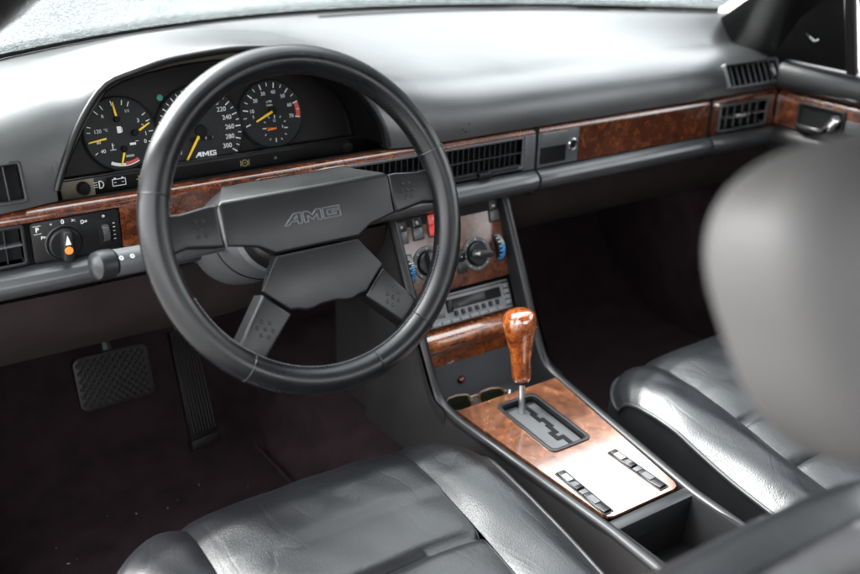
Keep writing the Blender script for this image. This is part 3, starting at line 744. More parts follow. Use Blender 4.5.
ic = MB(); ic.mesh(text_mesh('H', .006), WB @ T((.075, -.001, .0009))); part('grey_icon', ic, 'grey_print', wb)

# ================================================================== STEERING WHEEL
WT = R(22.47)
WH = frame((-.336, -.2008, .0711), (1, 0, 0), (0, math.sin(WT), math.cos(WT)))
sw = thing('steering_wheel', 'black leather four-spoke steering wheel with AMG hub pad', 'steering wheel', (-.336, -.2008, .0711))
B = MB(); rows = []
for i in range(120):
    a = 2*math.pi*i/120; row = []
    for k in range(20):
        b = 2*math.pi*k/20
        rr = .0160*(1+.05*math.cos(2*b))
        row.append(((.182+rr*math.cos(b))*math.cos(a), (.182+rr*math.cos(b))*math.sin(a), .0165*math.sin(b)))
    rows.append(row)
rows.append(rows[0]); B.grid(rows, WH, closed=True); bmesh.ops.remove_doubles(B.bm, verts=B.bm.verts[:], dist=1e-6)
part('rim', B, 'rim_leather', sw, ang=80)
for deg in (18, 162, 232, 308, 283.5):
    B = MB(); a = R(deg); B.tube([WH @ Vector(((.182+.0168*math.cos(b))*math.cos(a), (.182+.0168*math.cos(b))*math.sin(a), .0172*math.sin(b))) for b in np.linspace(0, 2*math.pi, 25)[:-1]], .0006, 5, closed=True)
    part('rim_seam', B, 'rim_leather', sw)
# stitching along the inner edge, lower part
B = MB()
for k in range(90):
    a = R(200+k*1.55); p = WH @ Vector((.1662*math.cos(a), .1662*math.sin(a), .004)); q = WH @ Vector((.1662*math.cos(a+.018), .1662*math.sin(a+.018), .0065))
    B.tube([p, q], .0007, 4)
st = part('stitching', B, 'grey_plastic', sw); st['kind'] = 'stuff'
def sym(half): return half+[(-x, y) for x, y in half[::-1]]
up_poly = sym([(.104, .0375), (.1075, .034), (.1075, -.0110), (.088, -.0150), (.072, -.0185), (.0535, -.0292)])
up_back = [(x*.74, .056 if y > .03 else y) for x, y in up_poly]
B = MB(); B.prism(up_poly, -.050, .002, .0032, 3, WH, back=up_back)
hub = part('hub_pad', B, 'hub', sw)
lo_poly = sym([(.0530, -.0312), (.0785, -.0665), (.0500, -.0945), (.0400, -.0955), (.0300, -.0990), (.0200, -.0985), (.0100, -.0960)])
B = MB(); B.prism(lo_poly, -.045, .0005, .0032, 3, WH, back=[(x*.75, y*.97) for x, y in lo_poly])
part('lower_hub_pad', B, 'hub', sw)
em = MB(); amg(em, .071, .0120, WH @ T((-.0005, .0048, .0021)), True); part('emblem', em, 'grey_plastic', hub)
B = MB(); B.lathe([(0, -.047), (.036, -.047), (.048, -.055), (.054, -.068), (.055, -.0915), (.03, -.0915)], 40, WH); part('hub_boss', B, 'hub', sw)
dots = [(i*.0085+(.004 if j % 2 else 0), j*.0085) for j in (-1, 0, 1) for i in (-1, 0, 1) if not (j % 2 and i == 1)]
for s in (-1, 1):
    P = [(.1078, .0365), (.118, .0370), (.150, .0335), (.174, .0360), (.174, -.0100), (.150, -.0058), (.118, -.0110), (.1078, -.0110)]
    P = [(s*x, y) for x, y in P]
    B = MB(); B.prism(P, -.026, .0005, .0045, 3, WH, back=[(x, y*.8) for x, y in P]); sp = part('spoke', B, 'hub', sw)
    B = MB()
    for x, y in dots: B.lathe([(.0024, 0), (.0019, .0009), (0, .0014)], 8, WH @ T((s*.131+x, .0135+y, .0004)))
    part('grip_dots', B, 'hub', sp)
    P = [(.0772, -.0705), (.1190, -.1225), (.0960, -.1480), (.0475, -.0985)]
    P = [(s*x, y) for x, y in P]
    B = MB(); B.prism(P, -.028, -.001, .004, 3, WH); sp = part('spoke', B, 'hub', sw)
    B = MB()
    for x, y in dots:
        c, q = math.cos(R(-40*s)), math.sin(R(-40*s)); B.lathe([(.0024, 0), (.0019, .0009), (0, .0014)], 8, WH @ T((s*.083+x*c-y*q, -.108+x*q+y*c, -.0011)))
    part('grip_dots', B, 'hub', sp)
# column shroud
colm = thing('steering_column', 'grey steering column shroud behind the wheel hub', 'steering column', (-.336, -.05, .02))
B = MB(); B.lathe([(.030, -.09), (.052, -.0905), (.060, -.098), (.063, -.13), (.070, -.22), (.070, -.30)], 44, WH @ T((0, .0, 0)), sx=1, sy=.95); part('shroud', B, 'grey_plastic', colm)
B = MB(); B.lathe([(.0635, -.150), (.0652, -.151), (.0652, -.154), (.0635, -.155)], 44, WH, sx=1.01, sy=.96); part('shroud_joint', B, 'plastic', colm)
# combination stalk
stk = thing('indicator_stalk', 'dark grey indicator stalk left of the wheel with rounded end', 'stalk', (-.40, -.10, .02))
p_end, p_in = Vector((-.553, -.12, .0335)), Vector((-.385, -.075, .012))
SD = (p_end-p_in).normalized(); SM = frame(p_in, Vector((0, 0, 1)).cross(SD), Vector((0, 0, 1)))
SM = Matrix.Translation(p_in) @ SD.to_track_quat('Z', 'Y').to_matrix().to_4x4(); Ls = (p_end-p_in).length
B = MB(); B.lathe([(.0095, 0), (.011, Ls*.3), (.0140, Ls*.55), (.0148, Ls*.72), (.0150, Ls-.012)], 24, SM); part('lever', B, 'grey_plastic', stk)
B = MB(); B.lathe([(.0150, Ls-.0105), (.0164, Ls-.009), (.0166, Ls+.002), (.0152, Ls+.009), (.010, Ls+.013), (0, Ls+.0145)], 24, SM); part('end_cap', B, 'mid_plastic', stk)
B = MB()
for k, s_ in enumerate(('o', 'o', '<')):
    q = Ls-.022-k*.014
    B.mesh(text_mesh(s_, .010), frame(p_in+SD*q+Vector((-.003, -.0132, .0104)), -SD, (0, .65, .75)))
part('symbols', B, 'white_print', stk)

# ================================================================== CLIMATE CONTROL PANEL
clp = thing('climate_panel', 'burl wood climate control panel with rotary knobs in the centre stack', 'control panel', (0, -.012, -.093))
CL = frame((0, .009, -.033), (1, 0, 0), (0, .041, .12))       # origin top centre, Y up the slope
B = MB(); B.prism(rrect(-.102, .102, -.1270, -.0005, .003), -.006, 0, .0008, M=CL); part('wood_plate', B, 'wood_panel', clp)
def rocker(x, y, cm='plastic', icon='*', parent=clp, low='mid_plastic', label=None):
    B = MB(); ring_prism(B, rrect(x-.0100, x+.0100, y-.0185, y+.0185, .002), rrect(x-.0082, x+.0082, y-.0165, y+.0165, .0015), 0, .0012, CL, bev=.0004)
    s_ = part('rocker_switch', B, 'plastic', parent, label=label)
    B = MB(); B.prism(rrect(x-.0080, x+.0080, y+.0005, y+.0160, .001), -.001, .0035, .001, M=CL); part('button_top', B, cm, s_)
    B = MB(); B.box(x-.0080, x+.0080, y-.0160, y, -.001, .0020, .0008, M=CL @ T((0, 0, .0004))); part('button_bottom', B, cm if cm == 'red' else low, s_)
    B = MB(); B.mesh(text_mesh(icon, .0075), CL @ T((x, y+.0075, .0036))); part('icon', B, 'white_print', s_)
rocker(-.0865, -.0260, 'plastic', 'o', low='grey_plastic'); rocker(-.0590, -.0250, 'plastic', '%', low='grey_plastic')
rocker(-.0310, -.0250, 'red', '^', label='red hazard warning switch'); rocker(.0840, -.0225, 'plastic', 'm', low='grey_plastic')
rocker(.0100, -.0890, 'plastic', '-')
def climate_knob(x, y, rot):
    M = CL @ T((x, y, 0))
    B = MB(); B.lathe([(.0262, 0), (.0262, .0022), (.0248, .0032), (.0205, .0028), (.0195, .0005), (0, .0005)], 48, M); k = part('rotary_knob', B, 'grey_plastic', clp)
    B = MB(); B.lathe([(.0190, .0006), (.0182, .007), (.0165, .0085), (0, .0088)], 40, M); part('knob_disc', B, 'plastic', k)
    B = MB(); B.prism(rrect(-.0055, .0055, -.0195, .0195, .003), .007, .0185, .0016, M=M @ RZ(rot)); part('grip', B, 'mid_plastic', k)
    B = MB(); B.prism([(-.0030, .006), (.0030, .006), (0, .0165)], .0185, .0190, M=M @ RZ(rot)); part('pointer', B, 'grey_print', k)
    B = MB()
    for a in range(0, 360, 45): B.box(-.0009, .0009, .0212, .0240, .0028, .0034, M=M @ RZ(R(a)))
    part('marks', B, 'grey_print', k)
climate_knob(-.0500, -.0800, R(5)); climate_knob(.0400, -.0830, R(78))
def thumb(x, y):
    B = MB(); ring_prism(B, rrect(x-.0090, x+.0090, y-.0215, y+.0215, .003), rrect(x-.0072, x+.0072, y-.0195, y+.0195, .002), 0, .0012, CL, bev=.0004)
    t = part('temperature_wheel', B, 'mid_plastic', clp)
    M = CL @ T((x, y, -.010)) @ RY(math.pi/2)
    B = MB(); B.lathe([(0, -.0066), (.0208, -.0066), (.0215, -.005), (.0215, .005), (.0208, .0066), (0, .0066)], 40, M); part('wheel', B, 'plastic', t)
    for j in range(14):
        a = R(-62+j*9.5)
        B = MB(); B.box(.0214, .0224, -.0011, .0011, -.0052 if j % 2 else -.0005, .0052, .0003, 1, M=M @ RZ(-a+math.pi) )
        part('ridge', B, 'blue' if j < 8 else 'grey_print', t)
thumb(-.0850, -.0820); thumb(.0830, -.0805)

# ================================================================== RADIO
rad = thing('car_radio', 'silver cassette radio in the centre stack under the climate panel', 'radio', (0, -.032, -.185))
RD = frame((0, -.023, -.1655), (1, 0, 0), (0, .0188, .0382))
B = MB(); B.prism(rrect(-.0985, .1005, -.0455, .0010, .002), -.03, 0, .001, M=RD); part('faceplate', B, 'silver_plastic', rad)
B = MB(); B.box(-.098, .100, -.0038, -.0024, -.001, .0006, M=RD); part('groove', B, 'matte_black', rad)
B = MB(); B.prism(rrect(-.012, .0815, -.0245, -.0085, .001), 0, .0012, .0004, M=RD); ring_ = part('cassette_slot', B, 'plastic', rad)
B = MB(); B.prism(rrect(-.002, .050, -.0225, -.0110, .001), .001, .0020, .0004, M=RD); part('cassette_flap', B, 'mid_plastic', ring_)
B = MB(); B.box(.052, .080, -.0240, -.0090, .001, .0016, M=RD); part('slot_opening', B, 'matte_black', ring_)
B = MB(); B.prism(rrect(-.060, -.028, -.0330, -.0100, .001), 0, .0008, .0003, M=RD); part('display', B, 'grey_plastic', rad)
B = MB(); B.box(-.024, -.015, -.028, -.008, 0, .006, .0015, M=RD); part('eject_button', B, 'plastic', rad)
B = MB(); B.box(-.0030, .0030, -.0040, .0040, 0, .0038, .0008); me_b = mesh_of(B.bm, 'mid_plastic')
B = MB(); B.box(-.0048, .0048, -.0034, .0034, 0, .0030, .0008); me_s = mesh_of(B.bm, 'silver_plastic')
for k in range(7): part('preset_button', me_b, None, rad, RD @ T((-.009+k*.0132, -.0310, 0)))
for k in range(4): part('side_button', me_s, None, rad, RD @ T((.0925, -.0090-k*.0088, 0)))
B = MB()
for k in range(5): B.box(.0870, .1000, -.0050-k*.0088, -.0040-k*.0088, .0002, .0006, M=RD)
part('button_gaps', B, 'matte_black', rad)
B = MB(); B.box(-.0075, .0075, -.0026, .0026, 0, .0030, .0008); me_l = mesh_of(B.bm, 'silver_plastic')
for k in range(10): part('lower_button', me_l, None, rad, RD @ T((-.084+k*.0178, -.0415, 0)))

# ================================================================== ASHTRAY + STACK
ash = thing('ashtray', 'glossy burl wood ashtray flap below the radio', 'ashtray', (0, -.055, -.245))
P = [(.0, -.212), (-.012, -.2135), (-.022, -.219), (-.027, -.228), (-.026, -.238), (-.019, -.247), (-.013, -.252), (-.013, -.272), (0, -.274)]
Q = [Vector((0, a-.034, b)) for a, b in P]; Q = resample(Q, 30)
B = MB(); B.grid([[(x, q.y, q.z) for q in Q] for x in np.linspace(-.0985, .0985, 12)])
for xe in (-.0985, .0985): B.poly([(xe, q.y, q.z) for q in Q])
part('wood_flap', B, 'wood_flap', ash, ang=40)

con = thing('centre_console', 'dark grey centre console between the seats sweeping up to the dashboard', 'console', (0, -.3, FLOOR+.17))
# the cheeks: edge profile in y,z
EDGE = [(.012, -.020), (-.006, -.034), (-.030, -.080), (-.063, -.145), (-.095, -.209), (-.114, -.245), (-.131, -.268), (-.152, -.2750), (-.185, -.2790), (-.30, -.2865), (-.46, -.2960), (-.56, -.3000), (-.66, -.3040)]
def taper(y): return interp(y, [-.70, -.56, -.46, -.17, 0], [.076, .0755, .0755, .103, .1055])
for s in (-1, 1):
    E_ = resample([(0, y, z) for y, z in EDGE], 60)
    rows = []
    sec = [(-.0095, -.03), (-.0095, -.004), (-.0082, -.0008), (-.0045, .0006), (.0005, .0006), (.0040, -.0018), (.0052, -.006), (.0054, -.02)]
    for i, p in enumerate(E_):
        a = E_[max(0, i-1)]; c = E_[min(len(E_)-1, i+1)]; t = (c-a).normalized(); nrm = Vector((0, t.z, -t.y)); nrm = nrm if nrm.z > 0 or nrm.y < 0 else -nrm
        nrm = Vector((0, t.z, -t.y))
        if nrm.y > 0 and nrm.z <= 0: nrm = -nrm
        if nrm.z < 0: nrm = -nrm
        x0 = taper(p.y); rows.append([(s*(x0+dx), p.y+nrm.y*dn, p.z+nrm.z*dn) for dx, dn in sec])
    B = MB(); B.grid(rows); part('cheek_rail', B, 'plastic_rail', con, ang=60)
    # outer side wall
    rows = []
    for p in E_:
        x0 = taper(p.y)+.0050
        if p.y > -.16: bot = [(s*x0, p.y+.01, p.z), (s*(x0+.003), p.y+(.12-p.y)*.35, p.z-.01), (s*(x0+.006), p.y+(.12-p.y)*.7, p.z-.02), (s*(x0+.008), .13, min(p.z-.03, -.06))]
        else: bot = None
        rows.append([(s*x0, p.y+.004, p.z-.006), (s*(x0+.004), p.y+.012, p.z-.03), (s*(x0+.010), p.y+.02, max(FLOOR+.12, p.z-.06)), (s*(x0+.014), p.y+.03, FLOOR+.12)])
    B = MB(); B.grid(rows)
    poly_ = [(p.y+.005, p.z) for p in E_ if p.y > -.17]+[(-.165, FLOOR+.10), (.16, FLOOR+.10), (.16, -.03)]
    B.poly([(s*.1108, y, z) for y, z in poly_])
    part('side_wall', B, 'console_vinyl', con, ang=50)
# inner stack back, tray floor and grey panel
B = MB(); B.poly([(-.105, .004, -.030), (.105, .004, -.030), (.105, -.012, -.215), (-.105, -.012, -.215)]); part('stack_backing', B, 'matte_black', con)
B = MB(); B.grid([[(-.105, y, z), (-.06, y, z), (0, y, z), (.06, y, z), (.105, y, z)] for y, z in ((-.045, -.268), (-.048, -.30), (-.052, -.335), (-.058, -.3425), (-.07, -.345), (-.14, -.345), (-.150, -.34), (-.154, -.286))])
tray = part('coin_tray', B, 'grey_plastic', con, ang=40)
LM = frame((-.0035, -.0495, -.3050), (1, 0, 0), (0, .05, 1))
B = MB(); B.lathe([(.0070, 0), (.0070, .002), (.0060, .003), (.0055, .0015), (0, .0015)], 24, LM); ci = part('indicator_lamp', B, 'plastic', con)
B = MB(); B.lathe([(.0054, .001), (.0050, .004), (.003, .0058), (0, .0064)], 20, LM); part('ruby_lens', B, 'ruby', ci)
# storage bin behind the plate
B = MB(); zt = -.2985
B.grid([[(-.070, y, -.2985), (-.064, y, -.2988), (-.062, y, -.305), (-.060, y, -.368), (.060, y, -.368), (.062, y, -.305), (.064, y, -.2988), (.070, y, -.2985)] for y in (-.466, -.55, -.66)])
B.poly([(-.062, -.4665, -.300), (.062, -.4665, -.300), (.060, -.4665, -.368), (-.060, -.4665, -.368)])
part('storage_bin', B, 'matte_black', con)
B = MB(); B.box(-.080, .080, -.468, -.448, -.330, -.2975, .004); part('bin_crosspiece', B, 'mid_plastic', con)
B = MB(); B.box(-.085, .085, -1.0, -.66, -.36, -.255, .03, 4); part('armrest_base', B, 'leather', con)

# ================================================================== SHIFTER PLATE
shp = thing('shifter_plate', 'burl wood shifter surround with window switches on the console', 'shifter surround', (0, -.3, -.29))
PL = frame((0, -.162, -.2772), (1, 0, 0), (0, .282, .0195))     # Y points forward
def plx(s): return interp(s, [0, .284], [.0925, .0635])
out_ = [(-plx(0), .0), (plx(0), .0), (plx(.27), -.27), (plx(.284)-.012, -.284), (-plx(.284)+.012, -.284), (-plx(.27), -.27)]
GX0, GX1, GY0, GY1 = -.0345, .0320, -.1440, -.0200
hole = rrect(GX0, GX1, GY0, GY1, .008, 5)
bm = bmesh.new()
def loop(bm, pts): 
    vs = [bm.verts.new((*p, 0)) for p in pts]; return [bm.edges.new((vs[i], vs[(i+1) % len(vs)])) for i in range(len(vs))]
ed = loop(bm, [(plx(0), 0), (plx(.274), -.274), (plx(.281)-.003, -.281), (plx(.284)-.010, -.284), (-plx(.284)+.010, -.284), (-plx(.281)+.003, -.281), (-plx(.274), -.274), (-plx(0), 0)])+loop(bm, hole)
bmesh.ops.triangle_fill(bm, use_beauty=True, use_dissolve=False, edges=ed)
bmesh.ops.solidify(bm, geom=bm.faces[:], thickness=.004)
bmesh.ops.transform(bm, matrix=PL, verts=bm.verts[:])
Bp = MB(); Bp.bm.free(); Bp.bm = bm
part('wood_plate', Bp, 'wood_console', shp)
gf = MB(); ring_prism(gf, rrect(GX0-.003, GX1+.003, GY0-.003, GY1+.003, .010, 5), rrect(GX0+.0025, GX1-.0025, GY0+.0025, GY1-.0025, .007, 5), -.004, .0022, PL, bev=.001); gfr = part('gate_frame', gf, 'mid_plastic', shp)
B = MB()
hin = rrect(GX0+.001, GX1-.001, GY0+.001, GY1-.001, .007, 5)
B.grid([[(x, y, -.014) for x, y in hin], [(x, y, .0) for x, y in hin]], PL, closed=True); part('gate_wall', B, 'matte_black', gfr)
B = MB(); B.poly([(x, y, -.0105) for x, y in hin], PL); part('gate_plate', B, 'gate', gfr)
# zigzag slot
Z = [(.004, -.026), (.012, -.026), (.012, -.050), (.008, -.050), (.008, -.066), (.014, -.066), (.014, -.083), (.010, -.083), (.010, -.099), (.002, -.099), (.002, -.113), (.012, -.113), (.012, -.128)]
B = MB()
for (x0, y0), (x1, y1) in zip(Z, Z[1:]):
    B.box(min(x0, x1)-.0036, max(x0, x1)+.0036, min(y0, y1)-.0036, max(y0, y1)+.0036, -.0103, -.0098+.00003*len(B.bm.verts)/8, M=PL)
part('gate_slot', B, 'matte_black', gfr)
B = MB(); B.box(GX0+.004, -.0242, -.134, -.028, -.0104, -.0096, .0003, 1, M=PL); part('scale_strip', B, 'silver_plastic', gfr)
B = MB(); B.box(-.0245, -.0235, -.128, -.030, -.0104, -.0098, M=PL); B.box(-.024, -.016, -.130, -.129, -.0104, -.0098, M=PL); part('scale_line', B, 'matte_black', gfr)
for sx, ang_ in ((-1, 0.), (1, 3.0)):
    Mx = PL @ T((-.0560 if sx < 0 else .0400, -.2300, 0)) @ RZ(R(ang_))
    B = MB(); ring_prism(B, rrect(-.0082, .0082, -.0480, .0480, .002), rrect(-.0066, .0066, -.0464, .0464, .0012), -.001, .0012, Mx, bev=.0004); fr_ = part('window_switch_strip', B, 'mid_plastic', shp)
    B = MB(); B.box(-.0068, .0068, -.0466, .0466, -.001, .0003, M=Mx); part('switch_well', B, 'matte_black', fr_)
    for cy in (-.0255, .0255):
        B = MB(); rows = []
        for y in np.linspace(-.0190, .0190, 11):
            h = .0012+.0022*(abs(y)/.0190)**1.5
            rows.append([(-.0060, y, .0003), (-.0060, y, h-.0004), (-.0054, y, h), (.0054, y, h), (.0060, y, h-.0004), (.0060, y, .0003)])
        B.grid(rows, Mx @ T((0, cy, 0))); w_ = part('window_switch', B, 'mid_plastic', fr_)
    for cy, ln, mm in ((.0325, .0075, 'silver_plastic'), (-.018, .0085, 'grey_plastic'), (.017, .004, 'grey_plastic')):
        B = MB(); B.box(-.0048, .0048, cy-ln, cy+ln, .0014, .0027, .0004, 1, M=Mx); part('switch_face', B, mm, fr_)
    B = MB(); B.box(-.0056, .0056, -.0040, .0040, .0004, .0018, .0005, M=Mx); part('lock_button', B, 'grey_plastic', fr_)
B = MB(); B.lathe([(0, 0), (.0022, 0), (.0018, .0006), (0, .0008)], 10, PL @ T((-.052, -.2795, 0))); B.lathe([(0, 0), (.0022, 0), (.0018, .0006), (0, .0008)], 10, PL @ T((.052, -.2795, 0))); part('screw', B, 'steel', shp)

# gear lever
gl = thing('gear_lever', 'automatic gear lever with glossy burl wood knob on a steel shaft', 'gear lever', (0, -.2, -.29))
B = MB(); B.cyl((-.002, -.1985, -.293), (-.001, -.1915, -.232), .0052, .0046, 16); part('shaft', B, 'steel', gl)
kp0, kp1 = Vector((-.001, -.1920, -.2410)), Vector((.0005, -.1755, -.1330))
KM = T(kp0) @ (kp1-kp0).to_track_quat('Z', 'Y').to_matrix().to_4x4(); kh = (kp1-kp0).length
prof = [(0, 0), (.0100, 0), (.0128, .002), (.0140, .008), (.0142, .020), (.0150, .034), (.0168, .050), (.0198, .064), (.0228, .077), (.0245, .088), (.0243, .097), (.0225, .104), (.0185, .1095), (.0120, .1125), (.005, .1135), (0, .1137)]
pr = resample([(r_, 0, z_) for r_, z_ in prof], 48)
B = MB(); B.lathe([(max(0, p.x) if i not in (0, 47) else 0, p.z*kh/.1137) for i, p in enumerate(pr)], 36, KM, sx=1.0, sy=.98); part('knob', B, 'wood_knob', gl, ang=80)
B = MB(); B.lathe([(.0075, -.004), (.0105, -.003), (.0110, .001), (.006, .0015)], 24, KM); part('collar', B, 'plastic', gl)

# ================================================================== SUNGLASSES in the tray
sg = thing('sunglasses', 'tortoiseshell sunglasses lying in the console tray before the gear lever', 'sunglasses', (0, -.1, -.34))
SG = frame((-.006, -.094, -.3235), (1, -.26, .05), (0, .50, .75)) @ Matrix.Diagonal((.84, .84, .84, 1))
def lens_poly(cx, s):
    P = [(.027, .010), (.020, .017), (0, .0195), (-.018, .017), (-.026, .008), (-.024, -.006), (-.014, -.017), (.004, -.0195), (.020, -.013), (.026, -.002)]
    Q = resample([(cx+s*x, y, 0) for x, y in P]+[(cx+s*P[0][0], P[0][1], 0)], 31)[:-1]
    return [(q.x, q.y) for q in Q]
fl = MB()
for cx, s in ((-.034, 1), (.034, -1)):
    LP_ = lens_poly(cx, s)
    B = MB(); B.prism(LP_, -.0008, .0008, M=SG); part('lens', B, 'lens', sg)
    B = MB(); B.tube([SG @ Vector((x, y, 0)) for x, y in LP_], .0019, 8, closed=True); part('rim', B, 'tortoise', sg)
B = MB(); B.tube([SG @ Vector(p) for p in ((-.0095, .009, 0), (-.004, .012, .002), (.004, .012, .002), (.0095, .009, 0))], .0020, 8); part('bridge', B, 'tortoise', sg)
for s in (-1, 1):
    B = MB(); B.tube([SG @ Vector(p) for p in ((s*.060, .010, 0), (s*.066, .008, .006), (s*.058, -.006, .016), (s*.02, -.014, .019), (-s*.035, -.020, .018))], [.0028, .0028, .0016, .0013, .0013], 8); part('temple', B, 'tortoise' if s < 0 else 'steel', sg)

# ================================================================== SEATS
def seat(cx, name, label, drv):
    st_ = thing(name, label, 'car seat', (cx, -.45, FLOOR), group='front seats')
    YZ = [(-.190, -.43), (-.186, -.37), (-.187, -.325), (-.193, -.295), (-.207, -.274), (-.230, -.2615), (-.262, -.2560), (-.31, -.2590), (-.38, -.2700), (-.46, -.2850), (-.54, -.2990), (-.62, -.310), (-.70, -.316), (-.74, -.316)]
    L = resample([(0, y, z) for y, z in YZ], 90)
    ytop = -.262
    def pt(xn, i):
        """xn: signed across coordinate -1..1 at the outer edge, beyond 1 the side wall"""
        p = L[i]; a = L[max(0, i-1)]; c = L[min(len(L)-1, i+1)]; t = (c-a).normalized(); n = Vector((0, t.z, -t.y)); n = n if (n.z > 0 or n.y > 0 and abs(n.z) < .2) else -n
        if n.z < -.05: n = -n
        ax = abs(xn); s = 1 if xn >= 0 else -1
        SEAM = .60
        back = max(0, min(1, (ytop-p.y)/.10))
        if ax <= SEAM:
            q = ax/SEAM
            h = .006*(1-q**4)-.004*q**8
            for yp in (-.405, -.497, -.59):
                h -= .007*math.exp(-((p.y-yp)/.0045)**2)*(1-.2*q)
                h += .0035*math.cos((p.y-yp)/.092*2*math.pi)*0
            pil = abs(math.sin((p.y+.405)/.092*math.pi)) if p.y < -.32 else 1
            h += .006*(pil**.5-1)*.6
            h += .0008*math.sin(xn*17+p.y*40+cx*9)*math.sin(p.y*23+xn*5)
            x = xn*.245
        elif ax <= 1:
            q = (ax-SEAM)/(1-SEAM)
            h = (.006*back+.006)*math.sin(min(1, q*1.15)*math.pi*.62)**1.0*1.0-.004*(1-q)**10
            h -= .024*(q**3.0)
            h += .0016*math.sin(p.y*31+xn*9)*math.sin(xn*21+cx)
            x = s*(.245*(SEAM+(1-SEAM)*(1-(1-q)**1.12)))
        else:
            q = (ax-1)/.5
            h = -.0185-.004*q; x = s*(.245+.003*math.sin(min(1, q)*3))
        P = Vector((cx+x, p.y, p.z))+n*h
        # round the front corners in plan
        cr = max(0, (min(ax, 1)-.55)/.45)
        P.y -= .050*cr**2.6*max(0, min(1, (p.y+.40)/.2))
        if ax > 1: P.z -= .16*q
        return P
    idx = range(len(L))
    i0 = next(i for i, p in enumerate(L) if p.z > -.300)
    top = range(i0, len(L))
    B = MB(); B.grid([[pt(x, i) for i in top] for x in np.linspace(-.6, .6, 49)]); cu = part('cushion', B, 'leather', st_, ang=80)
    B = MB(); B.grid([[pt(x, i) for i in range(0, i0+1)] for x in np.linspace(-1, 1, 61)]); part('front_panel', B, 'dark_leather', st_, ang=80)
    for s in (-1, 1):
        B = MB(); B.grid([[pt(s*x, i) for i in top] for x in list(np.linspace(.603, 1, 26))]); part('bolster', B, 'leather', st_, ang=80)
        B = MB(); B.grid([[pt(s*x, i) for i in idx] for x in (1.0, 1.03, 1.15, 1.3, 1.5)]); part('side_panel', B, 'dark_leather', st_, ang=60)
        B = MB(); B.tube([pt(s*.6, i)+Vector((0, 0, -.0012)) for i in top], .0019, 6); part('seam', B, 'plastic', st_)
    edge = [pt(-1.0, i) for i in reversed(top)]+[pt(x, i0) for x in np.linspace(-1, 1, 41)[1:-1]]+[pt(1.0, i) for i in top]
    B = MB(); B.tube([p+Vector((0, .001, .0005)) for p in resample(edge, 130)], .0032, 7); part('piping', B, 'piping', st_)
    # seat base
    B = MB(); B.box(cx-.21, cx+.21, -.70, -.24, FLOOR+.01, -.36, .02); part('seat_base', B, 'carpet', st_)
    # backrest: rounded slab leaning back
    b0, b1 = Vector((cx, -.735, -.30)), Vector((cx, -.858, .047))
    Y = (b1-b0).normalized(); BM_ = frame(b0, (1, 0, 0), Y); H = (b1-b0).length
    rows = []
    for v in np.linspace(-.02, 1, 40):
        w = .245-.02*max(0, v-.5)*2; th = .062-.012*v
        e = 1 if v < .78 else math.sqrt(max(0, 1-((v-.78)/.22)**2))
        w2 = w-.09*(1-e); th2 = max(.002, th*e)
        row = []
        for k in range(48):
            t = 2*math.pi*k/48; c, s_ = math.cos(t), math.sin(t)
            x = w2*math.copysign(abs(c)**.42, c); z = th2*math.copysign(abs(s_)**.55, s_)
            if s_ > 0: z += .022*min(1, abs(x/w)**3)*e-.010*(1-min(1, abs(x/.15))**4)*e
            row.append((x, v*H, z))
        rows.append(row)
    B = MB(); B.grid(rows, BM_, closed=True); B.poly([BM_ @ Vector(p) for p in rows[-1]]); bk = part('backrest', B, 'leather', st_, ang=70)
    B = MB(); B.prism(rrect(-.17, .17, .04, H-.10, .03), -.066, -.058, .004, M=BM_); part('map_pocket', B, 'leather', bk)
    # headrest
    hc = Vector((cx+.026, -.890, .2465)); HM = frame(hc, (1, 0, 0), (0, .26, .965)); rows = []
    for v in np.linspace(-math.pi/2, math.pi/2, 28):
        cv_, sv = math.cos(v), math.sin(v); row = []
        for k in range(44):
            t = 2*math.pi*k/44; c, s_ = math.cos(t), math.sin(t)
            yv = math.copysign(abs(sv)**.695, sv)
            row.append((.1367*(1-.235*(1-yv))*max(.001, cv_)**.695*math.copysign(abs(c)**.65, c), .0884*yv, .046*max(.001, cv_)**.5*math.copysign(abs(s_)**.565, s_)))
        rows.append(row)
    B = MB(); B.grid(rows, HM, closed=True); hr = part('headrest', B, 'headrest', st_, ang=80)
    for s in (-1, 1):
        B = MB(); B.cyl((cx+.14+s*.02, -.868, .03), (cx+.14+s*.02, -.88, .20), .006, seg=12); part('headrest_post', B, 'chrome', hr)
    return st_
seat(-.378, 'driver_seat', 'black leather driver seat behind the steering wheel', True)
seat(.380, 'passenger_seat', 'black leather passenger seat right of the console', False)

# ================================================================== PEDALS
bp = thing('brake_pedal', 'wide brake pedal with cross-hatched rubber pad', 'pedal', (-.491, .12, -.24))
PM = frame((-.491, .125, -.2405), (1, 0, 0), (0, .30, 1))
B = MB(); B.prism(rrect(-.054, .054, -.040, .040, .012, 6), -.008, .004, .003, M=PM); pd = part('pad', B, 'rubber', bp)
B = MB()
for s in (-1, 1):
    for k in range(-16, 17):
        c = k*.0105; pts = []
        # diagonal rib clipped to the pad
        for t in np.linspace(-.075, .075, 31):
            x = c+t*.7; y = s*t*.75
            if abs(x) < .050 and abs(y) < .036: pts.append((x, y, .0042))
        if len(pts) > 2: B.tube([pts[0], pts[-1]], .0021, 4, M=PM)
part('tread', B, 'rubber', pd)
B = MB(); B.tube([PM @ Vector(p) for p in ((.0, .02, -.01), (.0, .06, -.02))]+[Vector((-.480, .20, -.12)), Vector((-.478, .27, -.02))], .008, 8); part('arm', B, 'plastic', bp)
ap = thing('accelerator_pedal', 'ribbed accelerator pedal standing right of the brake pedal', 'pedal', (-.37, .14, -.40))
A0, A1 = Vector((-.360, .130, -.388)), Vector((-.282, .190, -.245))
AM = frame(A0, (1, .05, .0), A1-A0); AL = (A1-A0).length
